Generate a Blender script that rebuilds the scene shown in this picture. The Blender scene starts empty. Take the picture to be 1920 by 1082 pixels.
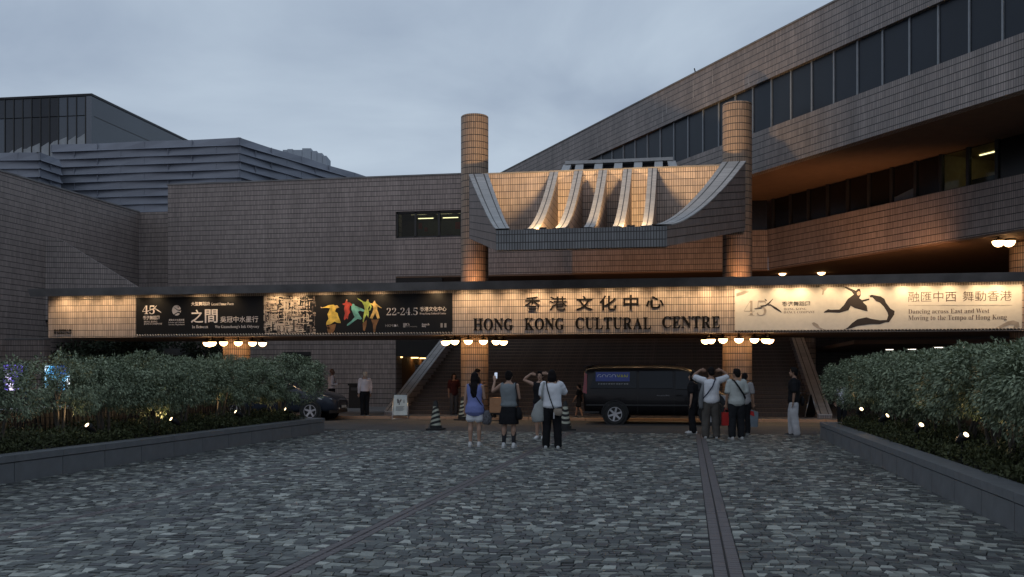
import bpy, bmesh, math, random
import numpy as np
from mathutils import Vector, Matrix
random.seed(7); rng = np.random.default_rng(7)
SC = bpy.context.scene
COL = SC.collection
R = math.radians

# ------------------------------------------------------------------ camera
F, CX, HY, HC, TH = 1840.0, 960.0, 702.0, 1.6, R(10.17)
cT, sT = math.cos(TH), math.sin(TH)
cam = bpy.data.objects.new('camera', bpy.data.cameras.new('camera'))
COL.objects.link(cam)
cam.data.sensor_width = 36.0
cam.data.lens = F / 1920 * 36
cam.data.shift_y = (HY - 541) / 1920
cam.data.clip_start, cam.data.clip_end = 0.1, 3000
cam.location = (0, 0, HC)
cam.rotation_euler = (R(90), 0, TH)
SC.camera = cam

# ------------------------------------------------------------------ sky, sun, exposure
world = bpy.data.worlds.new('World'); SC.world = world; world.use_nodes = True
wn, wl = world.node_tree.nodes, world.node_tree.links
wn.clear()
w_out = wn.new('ShaderNodeOutputWorld'); w_bg = wn.new('ShaderNodeBackground')
w_sky = wn.new('ShaderNodeTexSky'); w_sky.sky_type = 'NISHITA'; w_sky.sun_disc = False
w_sky.sun_elevation = R(4); w_sky.sun_rotation = R(200); w_sky.air_density = 1.5; w_sky.dust_density = 2.0
w_tc = wn.new('ShaderNodeTexCoord'); w_map = wn.new('ShaderNodeMapping')
w_map.inputs['Scale'].default_value = (1.0, 1.0, 2.6); w_map.inputs['Location'].default_value = (0.35, 0.1, 0.2)
w_no = wn.new('ShaderNodeTexNoise'); w_no.inputs['Scale'].default_value = 2.3; w_no.inputs['Detail'].default_value = 7
w_no.inputs['Roughness'].default_value = 0.5; w_no.inputs['Distortion'].default_value = 0.35
w_rp = wn.new('ShaderNodeValToRGB')
w_rp.color_ramp.elements[0].position = 0.34; w_rp.color_ramp.elements[0].color = (2.75, 3.5, 4.85, 1)
w_rp.color_ramp.elements[1].position = 0.68; w_rp.color_ramp.elements[1].color = (5.5, 6.55, 7.8, 1)
w_mx = wn.new('ShaderNodeMixRGB'); w_mx.inputs[0].default_value = 0.93
wl.new(w_tc.outputs['Generated'], w_map.inputs['Vector']); wl.new(w_map.outputs[0], w_no.inputs['Vector'])
wl.new(w_no.outputs['Fac'], w_rp.inputs[0]); wl.new(w_sky.outputs[0], w_mx.inputs[1]); wl.new(w_rp.outputs[0], w_mx.inputs[2])
wl.new(w_mx.outputs[0], w_bg.inputs['Color']); w_bg.inputs['Strength'].default_value = 0.097
wl.new(w_bg.outputs[0], w_out.inputs['Surface'])

sun = bpy.data.objects.new('sun', bpy.data.lights.new('sun', 'SUN')); COL.objects.link(sun)
sun.data.energy = 0.12; sun.data.angle = R(40); sun.data.color = (1.0, 0.93, 0.85)
sun.rotation_euler = (R(50), 0, R(-20))

SC.view_settings.view_transform = 'Standard'; SC.view_settings.look = 'None'
SC.view_settings.exposure = 0.0; SC.view_settings.gamma = 1.0; SC.view_settings.use_curve_mapping = False
SC.render.engine = 'CYCLES'
SC.cycles.use_denoising = True
SC.cycles.max_bounces = 6; SC.cycles.transparent_max_bounces = 8
SC.cycles.sample_clamp_indirect = 4.0
SC.cycles.caustics_reflective = False; SC.cycles.caustics_refractive = False

# ------------------------------------------------------------------ placing by sight line
def ray(px, py):
    a = (px - CX) / F
    return Vector((a * cT - sT, a * sT + cT, (HY - py) / F))
def at_Y(px, py, Y):
    d = ray(px, py); return Vector((0, 0, HC)) + d * (Y / d.y)
def at_X(px, py, X):
    d = ray(px, py); return Vector((0, 0, HC)) + d * (X / d.x)
def at_z(px, py, z):
    d = ray(px, py); return Vector((0, 0, HC)) + d * ((z - HC) / d.z)
def on_plane(px, py, P, n):
    d = ray(px, py); o = Vector((0, 0, HC)); return o + d * ((P - o).dot(n) / d.dot(n))
def at_depth(px, py, D):
    return Vector((0, 0, HC)) + ray(px, py) * D

# ------------------------------------------------------------------ mesh helpers
class MB:
    def __init__(s): s.v, s.f, s.uv = [], [], []
    def add(s, pts): n = len(s.v); s.v += [tuple(p) for p in pts]; return n
    def poly(s, pts, uvs=None):
        n = s.add(pts); s.f.append(tuple(range(n, n + len(pts)))); s.uv.append(uvs); return s
    def box(s, a, b):
        x0, y0, z0 = a; x1, y1, z1 = b
        n = s.add([(x0,y0,z0),(x1,y0,z0),(x1,y1,z0),(x0,y1,z0),(x0,y0,z1),(x1,y0,z1),(x1,y1,z1),(x0,y1,z1)])
        for f in ((0,3,2,1),(4,5,6,7),(0,1,5,4),(1,2,6,5),(2,3,7,6),(3,0,4,7)):
            s.f.append(tuple(n + i for i in f)); s.uv.append(None)
        return s
    def obox(s, c, u, v, w):
        c, u, v, w = Vector(c), Vector(u), Vector(v), Vector(w)
        n = s.add([c-u-v-w, c+u-v-w, c+u+v-w, c-u+v-w, c-u-v+w, c+u-v+w, c+u+v+w, c-u+v+w])
        for f in ((0,3,2,1),(4,5,6,7),(0,1,5,4),(1,2,6,5),(2,3,7,6),(3,0,4,7)):
            s.f.append(tuple(n + i for i in f)); s.uv.append(None)
        return s
    def prism(s, pts, ext):
        pts = [Vector(p) for p in pts]; e = Vector(ext); k = len(pts)
        n = s.add(pts + [p + e for p in pts])
        s.f.append(tuple(range(n, n + k))[::-1]); s.uv.append(None)
        s.f.append(tuple(range(n + k, n + 2 * k))); s.uv.append(None)
        for i in range(k):
            j = (i + 1) % k
            s.f.append((n + i, n + j, n + k + j, n + k + i)); s.uv.append(None)
        return s
    def bar(s, a, b, w, d=None):
        a, b = Vector(a), Vector(b); t = (b - a)
        up = Vector((0, 0, 1)) if abs(t.normalized().z) < 0.95 else Vector((0, 1, 0))
        x = t.cross(up).normalized(); y = x.cross(t).normalized()
        return s.obox((a + b) / 2, x * w / 2, y * (d or w) / 2, t / 2)
    def tube(s, pts, rad, seg=10, ref=(1, 0, 0), caps=True):
        pts = [Vector(p) for p in pts]; m = len(pts)
        if not isinstance(rad, (list, tuple)): rad = [rad] * m
        rad = [(r, r) if not isinstance(r, (list, tuple)) else r for r in rad]
        if caps:
            t0 = (pts[0] - pts[1]).normalized(); t1 = (pts[-1] - pts[-2]).normalized()
            r0, r1 = min(rad[0]), min(rad[-1])
            pts = [pts[0] + t0 * r0 * .45] + pts + [pts[-1] + t1 * r1 * .45]
            rad = [tuple(q * .7 for q in rad[0])] + rad + [tuple(q * .7 for q in rad[-1])]
            m += 2
        rings = []
        for i, p in enumerate(pts):
            t = (pts[min(i + 1, m - 1)] - pts[max(i - 1, 0)])
            t = t.normalized() if t.length > 1e-9 else Vector((0, 0, 1))
            r = Vector(ref); sd = r - t * r.dot(t)
            if sd.length < .15: r = Vector((0, 1, 0)); sd = r - t * r.dot(t)
            sd.normalize(); ot = t.cross(sd)
            n = s.add([p + sd * math.cos(2*math.pi*k/seg) * rad[i][0] + ot * math.sin(2*math.pi*k/seg) * rad[i][1] for k in range(seg)])
            rings.append(n)
        for a, b in zip(rings, rings[1:]):
            for k in range(seg):
                j = (k + 1) % seg
                s.f.append((a + k, a + j, b + j, b + k)); s.uv.append(None)
        s.f.append(tuple(rings[0] + k for k in range(seg))[::-1]); s.uv.append(None)
        s.f.append(tuple(rings[-1] + k for k in range(seg))); s.uv.append(None)
        return s
    def ell(s, c, r, seg=12, rings=8, rot=None):
        c = Vector(c); idx = []
        M = rot or Matrix.Identity(3)
        top = s.add([c + M @ Vector((0, 0, r[2]))])
        for i in range(1, rings):
            a = math.pi * i / rings
            idx.append(s.add([c + M @ Vector((r[0]*math.sin(a)*math.cos(2*math.pi*k/seg), r[1]*math.sin(a)*math.sin(2*math.pi*k/seg), r[2]*math.cos(a))) for k in range(seg)]))
        bot = s.add([c + M @ Vector((0, 0, -r[2]))])
        for k in range(seg):
            j = (k + 1) % seg
            s.f.append((top, idx[0] + k, idx[0] + j)); s.uv.append(None)
            s.f.append((bot, idx[-1] + j, idx[-1] + k)); s.uv.append(None)
            for a, b in zip(idx, idx[1:]):
                s.f.append((a + k, b + k, b + j, a + j)); s.uv.append(None)
        return s
    def lathe(s, cx, cy, prof, seg=24, axis='z', uvr=None, caps=True):
        """prof: (radius, height) list round a vertical axis, or a y axis when axis='y' (cx, cy = x, z of the axis)"""
        rings = []
        for r, h in prof:
            if axis == 'z': rings.append(s.add([(cx + r*math.cos(2*math.pi*k/seg), cy + r*math.sin(2*math.pi*k/seg), h) for k in range(seg)]))
            else: rings.append(s.add([(cx + r*math.cos(2*math.pi*k/seg), h, cy + r*math.sin(2*math.pi*k/seg)) for k in range(seg)]))
        for q, (a, b) in enumerate(zip(rings, rings[1:])):
            for k in range(seg):
                j = (k + 1) % seg
                s.f.append((a + k, a + j, b + j, b + k))
                if uvr:
                    u0, u1 = 2*math.pi*k/seg*uvr, 2*math.pi*(k+1)/seg*uvr; h0, h1 = prof[q][1], prof[q+1][1]
                    if abs(h1 - h0) < 1e-6: h1 = h0 + abs(prof[q][0]-prof[q+1][0])
                    s.uv.append([(u0, h0), (u1, h0), (u1, h1), (u0, h1)])
                else: s.uv.append(None)
        for a, fl in ((rings[0], True), (rings[-1], False)) if caps else ():
            f = tuple(a + k for k in range(seg)); s.f.append(f[::-1] if fl else f); s.uv.append([(0.02, 0.1)] * seg if uvr else None)
        return s
    def mesh(s, name, m, smooth=False, uv=False, recalc=True, sharp=None):
        me = bpy.data.meshes.new(name); me.from_pydata(s.v, [], s.f)
        if recalc and not any(u for u in s.uv):
            bm = bmesh.new(); bm.from_mesh(me); bmesh.ops.recalc_face_normals(bm, faces=bm.faces); bm.to_mesh(me); bm.free()
        if uv or any(u for u in s.uv):
            lay = me.uv_layers.new(name='UVMap')
            for p in me.polygons:
                us = s.uv[p.index]; n = p.normal
                if us is None:
                    h = math.hypot(n.x, n.y)
                    for li in p.loop_indices:
                        co = me.vertices[me.loops[li].vertex_index].co
                        if h < .5: lay.data[li].uv = (co.x, co.y)
                        else: lay.data[li].uv = ((-co.x * n.y + co.y * n.x) / h, co.z / max(h, .3))
                else:
                    for li, u in zip(p.loop_indices, us): lay.data[li].uv = u
        if m: me.materials.append(m)
        if smooth:
            me.polygons.foreach_set('use_smooth', [True] * len(me.polygons))
            if sharp:
                me.set_sharp_from_angle(angle=R(sharp))
        return me
    def build(s, name, m, parent=None, smooth=False, uv=False, local=False, sharp=None, recalc=True):
        return link(name, s.mesh(name, m, smooth, uv, recalc, sharp), parent, local)

def wtrans(o):
    # world translation of an object whose ancestors are only moved, not turned
    t = o.location.copy()
    if o.parent is not None: t += o.matrix_parent_inverse.to_translation() + wtrans(o.parent)
    return t
def link(name, me, parent=None, local=False):
    o = bpy.data.objects.new(name, me); COL.objects.link(o)
    if parent is not None:
        o.parent = parent
        if not local:
            o.matrix_parent_inverse = Matrix.Translation(-wtrans(parent))
    return o
def empty(name, loc=(0, 0, 0), rz=0):
    o = bpy.data.objects.new(name, None); COL.objects.link(o); o.empty_display_size = .2
    o.location = loc; o.rotation_euler = (0, 0, rz); return o
def tag(o, label=None, cat=None, group=None, kind=None):
    if label: o['label'] = label
    if cat: o['category'] = cat
    if group: o['group'] = group
    if kind: o['kind'] = kind
    return o
def thing(name, label, cat, loc=(0, 0, 0), rz=0, group=None):
    return tag(empty(name, loc, rz), label, cat, group)
def copy_tree(o, parent=None):
    c = o.copy(); COL.objects.link(c)
    if parent is not None: c.parent = parent
    for ch in list(o.children): copy_tree(ch, c)
    return c
def box(name, a, b, m, parent=None, uv=False, **k): return MB().box(a, b).build(name, m, parent, uv=uv, **k)

# ------------------------------------------------------------------ materials
def nt(name):
    m = bpy.data.materials.new(name); m.use_nodes = True
    return m, m.node_tree.nodes, m.node_tree.links, m.node_tree.nodes['Principled BSDF']
def rgba(c): return (c[0], c[1], c[2], 1)
def math_(n, l, op, a, b=None, c=None):
    x = n.new('ShaderNodeMath'); x.operation = op
    for i, q in enumerate((a, b, c)):
        if q is None: continue
        if isinstance(q, (int, float)): x.inputs[i].default_value = q
        else: l.new(q, x.inputs[i])
    return x.outputs[0]
def plain(name, col, rough=.6, var=.12, scale=6, metal=0, spec=.5, bump=0, bscale=60, coat=0):
    m, n, l, p = nt(name)
    tc = n.new('ShaderNodeTexCoord'); no = n.new('ShaderNodeTexNoise'); no.inputs['Scale'].default_value = scale; no.inputs['Detail'].default_value = 5
    l.new(tc.outputs['Object'], no.inputs['Vector'])
    rp = n.new('ShaderNodeValToRGB')
    rp.color_ramp.elements[0].position = .3; rp.color_ramp.elements[1].position = .7
    rp.color_ramp.elements[0].color = rgba([q * (1 - var) for q in col]); rp.color_ramp.elements[1].color = rgba([q * (1 + var) for q in col])
    l.new(no.outputs['Fac'], rp.inputs[0]); l.new(rp.outputs[0], p.inputs['Base Color'])
    p.inputs['Roughness'].default_value = rough; p.inputs['Metallic'].default_value = metal
    p.inputs['Specular IOR Level'].default_value = spec; p.inputs['Coat Weight'].default_value = coat
    if bump:
        n2 = n.new('ShaderNodeTexNoise'); n2.inputs['Scale'].default_value = bscale; n2.inputs['Detail'].default_value = 4
        l.new(tc.outputs['Object'], n2.inputs['Vector'])
        b = n.new('ShaderNodeBump'); b.inputs['Strength'].default_value = bump; b.inputs['Distance'].default_value = .02
        l.new(n2.outputs['Fac'], b.inputs['Height']); l.new(b.outputs[0], p.inputs['Normal'])
    return m
def glow(name, col, s):
    m, n, l, p = nt(name)
    p.inputs['Base Color'].default_value = rgba(col); p.inputs['Emission Color'].default_value = rgba(col); p.inputs['Emission Strength'].default_value = s
    return m
def tile_mat(name, col, joint=(.03, .026, .024), tw=.078, rh=.232, jw=.22, jh=.115, var=.15, rough=.5, stain=.35, bump=.35, vm=.7):
    m, n, l, p = nt(name)
    uv = n.new('ShaderNodeUVMap'); uv.uv_map = 'UVMap'; sp = n.new('ShaderNodeSeparateXYZ'); l.new(uv.outputs[0], sp.inputs[0])
    U = math_(n, l, 'DIVIDE', sp.outputs[0], tw); V = math_(n, l, 'DIVIDE', sp.outputs[1], rh)
    du = math_(n, l, 'ABSOLUTE', math_(n, l, 'SUBTRACT', math_(n, l, 'FRACT', U), .5))
    dv = math_(n, l, 'ABSOLUTE', math_(n, l, 'SUBTRACT', math_(n, l, 'FRACT', V), .5))
    mu = math_(n, l, 'MULTIPLY', math_(n, l, 'GREATER_THAN', du, .5 - jw / 2), vm)
    mv = math_(n, l, 'GREATER_THAN', dv, .5 - jh / 2)
    mask = math_(n, l, 'MAXIMUM', mu, mv)
    cb = n.new('ShaderNodeCombineXYZ'); l.new(math_(n, l, 'FLOOR', U), cb.inputs[0]); l.new(math_(n, l, 'FLOOR', V), cb.inputs[1])
    wnz = n.new('ShaderNodeTexWhiteNoise'); wnz.noise_dimensions = '2D'; l.new(cb.outputs[0], wnz.inputs['Vector'])
    mp = n.new('ShaderNodeMapping'); mp.inputs['Scale'].default_value = (1.6, .22, 1); l.new(uv.outputs[0], mp.inputs['Vector'])
    no = n.new('ShaderNodeTexNoise'); no.inputs['Scale'].default_value = 1.0; no.inputs['Detail'].default_value = 6; no.inputs['Roughness'].default_value = .62
    l.new(mp.outputs[0], no.inputs['Vector'])
    no2 = n.new('ShaderNodeTexNoise'); no2.inputs['Scale'].default_value = .16; no2.inputs['Detail'].default_value = 3; l.new(uv.outputs[0], no2.inputs['Vector'])
    val = math_(n, l, 'MULTIPLY_ADD', wnz.outputs[0], 2 * var, 1 - var)
    st = n.new('ShaderNodeMapRange'); st.inputs[1].default_value = .35; st.inputs[2].default_value = .7; st.inputs[3].default_value = 1 - stain; st.inputs[4].default_value = 1.08
    l.new(no.outputs['Fac'], st.inputs[0])
    st2 = n.new('ShaderNodeMapRange'); st2.inputs[1].default_value = .3; st2.inputs[2].default_value = .7; st2.inputs[3].default_value = .82; st2.inputs[4].default_value = 1.12
    l.new(no2.outputs['Fac'], st2.inputs[0])
    val = math_(n, l, 'MULTIPLY', math_(n, l, 'MULTIPLY', val, st.outputs[0]), st2.outputs[0])
    hs = n.new('ShaderNodeHueSaturation'); hs.inputs['Color'].default_value = rgba(col); l.new(val, hs.inputs['Value'])
    mx = n.new('ShaderNodeMixRGB'); l.new(mask, mx.inputs[0]); l.new(hs.outputs[0], mx.inputs[1]); mx.inputs[2].default_value = rgba(joint)
    l.new(mx.outputs[0], p.inputs['Base Color'])
    p.inputs['Roughness'].default_value = rough
    b = n.new('ShaderNodeBump'); b.inputs['Strength'].default_value = bump; b.inputs['Distance'].default_value = .012
    l.new(math_(n, l, 'SUBTRACT', 1, mask), b.inputs['Height']); l.new(b.outputs[0], p.inputs['Normal'])
    return m
def attr_mat(name, rough=.6, bump=.25, bscale=45, attr='Col', spec=.5):
    m, n, l, p = nt(name)
    a = n.new('ShaderNodeAttribute'); a.attribute_name = attr
    tc = n.new('ShaderNodeTexCoord'); no = n.new('ShaderNodeTexNoise'); no.inputs['Scale'].default_value = bscale; no.inputs['Detail'].default_value = 5
    l.new(tc.outputs['Object'], no.inputs['Vector'])
    mr = n.new('ShaderNodeMapRange'); mr.inputs[1].default_value = .3; mr.inputs[2].default_value = .7; mr.inputs[3].default_value = .78; mr.inputs[4].default_value = 1.15
    l.new(no.outputs['Fac'], mr.inputs[0])
    mx = n.new('ShaderNodeMixRGB'); mx.blend_type = 'MULTIPLY'; mx.inputs[0].default_value = 1
    l.new(a.outputs['Color'], mx.inputs[1]); l.new(mr.outputs[0], mx.inputs[2]); l.new(mx.outputs[0], p.inputs['Base Color'])
    p.inputs['Roughness'].default_value = rough; p.inputs['Specular IOR Level'].default_value = spec
    b = n.new('ShaderNodeBump'); b.inputs['Strength'].default_value = bump; b.inputs['Distance'].default_value = .01
    l.new(no.outputs['Fac'], b.inputs['Height']); l.new(b.outputs[0], p.inputs['Normal'])
    return m
def leaf_mat(name, c0, c1, rough=.6):
    m, n, l, p = nt(name)
    g = n.new('ShaderNodeNewGeometry'); rp = n.new('ShaderNodeValToRGB')
    rp.color_ramp.elements[0].color = rgba(c0); rp.color_ramp.elements[1].color = rgba(c1)
    l.new(g.outputs['Random Per Island'], rp.inputs[0]); l.new(rp.outputs[0], p.inputs['Base Color'])
    p.inputs['Roughness'].default_value = rough; p.inputs['Specular IOR Level'].default_value = .22
    return m
def glass_mat(name, tint=(.5, .55, .6), mixv=.5, rough=.03, dark=(.01, .012, .015)):
    """window glass: a dark reflecting pane that also lets mixv of the room behind through"""
    m, n, l, p = nt(name)
    p.inputs['Base Color'].default_value = rgba(dark); p.inputs['Roughness'].default_value = rough; p.inputs['Specular IOR Level'].default_value = .6
    t = n.new('ShaderNodeBsdfTransparent'); t.inputs[0].default_value = rgba(tint)
    mx = n.new('ShaderNodeMixShader'); mx.inputs[0].default_value = mixv
    l.new(p.outputs[0], mx.inputs[1]); l.new(t.outputs[0], mx.inputs[2]); l.new(mx.outputs[0], n['Material Output'].inputs['Surface'])
    return m

M = {}
TILE = (.335, .268, .238)
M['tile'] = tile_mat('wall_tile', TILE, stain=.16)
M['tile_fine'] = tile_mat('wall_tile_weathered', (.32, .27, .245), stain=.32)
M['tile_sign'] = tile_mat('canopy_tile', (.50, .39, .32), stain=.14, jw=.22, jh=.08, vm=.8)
M['tile_col'] = tile_mat('column_tile', (.42, .29, .20), stain=.15, jw=.24, vm=.85)
M['tile_cope'] = tile_mat('coping_tile', (.46, .445, .43), stain=.15, jw=.14, jh=.13, tw=.06, bump=.2)
M['tile_dark'] = tile_mat('stair_tile', (.09, .061, .047), joint=(.014, .011, .01), tw=.11, rh=.15, jw=.12, jh=.12, stain=.3)
M['tile_prow'] = tile_mat('parapet_tile', (.20, .198, .198), stain=.2, jw=.3, vm=.95)
M['stucco'] = plain('brown_stucco', (.17, .105, .07), .8, .08, 3)
M['concrete'] = plain('grey_concrete', (.20, .195, .195), .8, .18, 2.5, bump=.2)
M['cornice'] = plain('cornice_render', (.19, .178, .172), .75, .25, 1.6, bump=.15)
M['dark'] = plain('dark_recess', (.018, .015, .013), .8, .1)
M['black'] = plain('black_plastic', (.012, .012, .013), .45, .1)
M['rubber'] = plain('black_rubber', (.014, .014, .014), .75, .1)
M['black_metal'] = plain('black_metal', (.02, .02, .022), .4, .1, metal=.6)
M['steel'] = plain('steel_tube', (.45, .45, .46), .3, .08, metal=.9)
M['alloy'] = plain('alloy_wheel', (.5, .5, .52), .35, .05, metal=.7)
M['mullion'] = plain('pale_mullion', (.24, .255, .27), .5, .1)
M['frame'] = plain('dark_window_frame', (.02, .019, .018), .5, .1)
M['wingglass'] = plain('dark_blue_glass', (.012, .016, .024), .35, .15, .8, spec=.35)
M['wingglass2'] = plain('dark_brown_glass', (.010, .008, .007), .25, .15, .8, spec=.3)
M['clearglass'] = glass_mat('window_glass', (.85, .9, .85), .8)
M['cabglass'] = glass_mat('vehicle_glass', (.25, .27, .3), .35)
M['pale'] = plain('pale_beam_tile', (.42, .41, .40), .6, .1, 8)
M['roofing'] = plain('grey_roofing', (.12, .12, .12), .9, .15)
M['lamp'] = glow('lamp_opal_glass', (1.0, .58, .25), 12)
M['lampcap'] = plain('lamp_dark_cap', (.05, .035, .02), .4, .1, metal=.7)
M['tubelight'] = glow('fluorescent_tube', (1.0, .85, .48), 4)
M['downlight'] = glow('ceiling_downlight', (1.0, .93, .8), 4)
M['warmdown'] = glow('warm_downlight', (1.0, .62, .25), 5)
M['uplens'] = glow('uplight_lens', (1.0, .76, .44), 5)
M['strip'] = glow('strip_lamp', (1.0, .74, .4), 5)
# ================================================================== GROUND
ground = MB().poly([(-400,-60,-.06),(400,-60,-.06),(400,700,-.06),(-400,700,-.06)]).build('ground', plain('dark_asphalt_ground', (.05,.05,.052), .9, .2, .4))
tag(ground, kind='structure')
PX0, PX1, PY0, PY1 = -9.85, 3.27, 4.0, 27.1
road = MB().poly([(-60,27.1,0),(60,27.1,0),(60,33.9,0),(-60,33.9,0)]).build('road', plain('asphalt_road', (.062,.058,.056), .8, .25, 1.3, bump=.4, bscale=120))
tag(road, kind='structure')
KZ = .08
pav = box('pavement', (-60, 34.12, -.05), (60, 62, KZ), None, None)
pm = tile_mat('pavement_slabs', (.27, .25, .235), joint=(.08,.07,.065), tw=.3, rh=.3, jw=.05, jh=.05, stain=.3, rough=.7, bump=.2)
pav.data.materials.append(pm)
_l = pav.data.uv_layers.new(name='UVMap')
for p_ in pav.data.polygons:
    for li in p_.loop_indices:
        co = pav.data.vertices[pav.data.loops[li].vertex_index].co; _l.data[li].uv = (co.x, co.y)
tag(pav, kind='structure')
kerb_m = plain('kerb_granite', (.34, .215, .145), .7, .15, 3, bump=.2)
kerb_me = MB().box((-.49, 0, -.05), (.49, .22, KZ + .004)).mesh('kerb_stone', kerb_m)
for i in range(46):
    o = link('kerb_stone', kerb_me, pav, True); o.location = (-27 + i, 33.9, 0)

# ------------------------------------------------------------------ plaza paving: setts laid in waves, red brick drains
plaza = MB().poly([(-14,-6,-.014),(7,-6,-.014),(7,27.1,-.014),(-14,27.1,-.014)]).build('plaza_paving', plain('sett_bedding', (.045,.046,.048), .9, .2, 8))
tag(plaza, kind='structure')
sett_m = attr_mat('stone_sett', .62, .3, 60)
DR = [(-6.72, .06), (-3.2, .095), (.32, .118)]
def wave(x, y):
    return .17 * math.sin(x * 1.05 + .6 * math.sin(y * .35)) + .03 * math.sin(x * 2.7 + y * .3 + 1.3) + .12 * math.sin(x * .37 + y * .21)
PAL = [(.040,.045,.047), (.055,.061,.063), (.080,.088,.088), (.125,.135,.13), (.205,.22,.21), (.30,.315,.30), (.047,.047,.053), (.11,.105,.10)]
PW = [3, 4, 4, 4, 3.2, 1.7, 3, .5]
stones = []
RH = .118
for r in range(28, int(30 / RH)):
    bounds = [PX0 - .2] + [q for d, w in DR for q in (d - w, d + w)] + [PX1 + .2]
    for bi in range(0, len(bounds), 2):
        x = bounds[bi]; xe = bounds[bi + 1]
        skew = 0
        while x < xe - .02:
            w = random.uniform(.068, .15)
            if xe - x - w < .07: w = xe - x
            x2 = x + w
            skew2 = random.uniform(-.026, .026) if x2 < xe - .01 else 0
            def pt(xx, rr, sk): return (xx + sk, rr * RH + wave(xx, rr * RH) + random.uniform(-.006, .006))
            a, b, c, d = pt(x, r, skew), pt(x2, r, skew2), pt(x2, r + 1, -skew2), pt(x, r + 1, -skew)
            x = x2; skew = skew2
            ym = (a[1] + c[1]) / 2
            if ym < 5 or ym > 27.0: continue
            cx_, cy_ = (a[0]+b[0]+c[0]+d[0]) / 4, (a[1]+b[1]+c[1]+d[1]) / 4
            zs = random.uniform(-.004, .004); tl = random.uniform(-.006, .006)
            big = math.sin(cx_*.8 + 1.5*math.sin(cy_*.45)) + math.sin(cy_*.7 - cx_*.4)
            k = random.choices(range(8), PW)[0]
            f = 1.08 * random.uniform(.88, 1.14) * (1 + .07 * big)
            stones.append(([a, b, c, d], (cx_, cy_), zs, tl, (PAL[k][0] * f * 1.03, PAL[k][1] * f, PAL[k][2] * f * .93)))
def add_stones(mb, cols, st):
    q, (cx_, cy_), zs, tl, colr = st
    def inset(p, g):
        dx, dy = cx_ - p[0], cy_ - p[1]; L = math.hypot(dx, dy) or 1
        return (p[0] + dx / L * g, min(27.09, p[1] + dy / L * g))
    lo = [inset(p, .004) for p in q]; hi = [inset(p, .009) for p in q]
    zt = [zs + tl * (1 if i < 2 else -1) for i in range(4)]
    n = mb.add([(p[0], p[1], -.013) for p in lo] + [(p[0], p[1], z) for p, z in zip(hi, zt)])
    for f in ((4,5,6,7),(0,1,5,4),(1,2,6,5),(2,3,7,6),(3,0,4,7)):
        mb.f.append(tuple(n + i for i in f)); mb.uv.append(None); cols += [colr + (1,)] * 4
def stone_obj(name, lst, m):
    mb, cols = MB(), []
    for st in lst: add_stones(mb, cols, st)
    me = mb.mesh(name, m, recalc=False)
    ca = me.color_attributes.new('Col', 'FLOAT_COLOR', 'CORNER')
    ca.data.foreach_set('color', np.array(cols, dtype=np.float32).ravel())
    return me
def sight(p):
    dx, dy = p[0], p[1]
    dep = -dx * sT + dy * cT; lat = dx * cT + dy * sT
    return lat / max(dep, .1) * F + CX, HY + HC / max(dep, .1) * F, dep
vis = sorted([s for s in stones if -20 < sight(s[1])[0] < 1940 and sight(s[1])[1] < 1092], key=lambda s: sight(s[1])[2])
near = vis[:300]; nid = set(id(s) for s in near)
rest = [s for s in stones if id(s) not in nid]
tag(link('stone_setts', stone_obj('stone_setts', rest, sett_m), plaza), kind='stuff')
for s in near: link('stone_sett', stone_obj('stone_sett', [s], sett_m), plaza)
# brick drains
brick_m = plain('drain_brick', (.12, .104, .104), .7, .2, 9, bump=.3)
for (dx, dw), nm in zip(DR, ('faint', 'mid', 'right')):
    ch = MB().box((dx - dw, 2, -.03), (dx + dw, 27.08, -.010)).build('drain_channel', M['dark']); tag(ch, kind='structure')
    bw = dw - .012
    bme = MB()
    n_ = bme.add([(-bw/2,-.044,-.01),(bw/2,-.044,-.01),(bw/2,.044,-.01),(-bw/2,.044,-.01),(-bw/2+.004,-.041,.001),(bw/2-.004,-.041,.001),(bw/2-.004,.041,.001),(-bw/2+.004,.041,.001)])
    for f in ((4,5,6,7),(0,1,5,4),(1,2,6,5),(2,3,7,6),(3,0,4,7)): bme.f.append(tuple(n_+i for i in f)); bme.uv.append(None)
    bm_ = bme.mesh('brick', brick_m, recalc=False)
    st = MB(); y = 6.6; cnt = 0
    while y < 27.0:
        for sd in (-1, 1):
            xx = dx + sd * (dw / 2 + .002)
            if cnt < 96 and y > 7.2:
                o = link('brick', bm_, ch, True); o.location = (xx, y, random.uniform(-.001, .003)); cnt += 1
            else:
                k = st.add([(xx-bw/2,y-.041,0),(xx+bw/2,y-.041,0),(xx+bw/2,y+.041,0),(xx-bw/2,y+.041,0)]); st.f.append((k,k+1,k+2,k+3)); st.uv.append(None)
        y += .095
    tag(st.build('bricks', brick_m, ch, recalc=False), kind='stuff')

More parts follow.
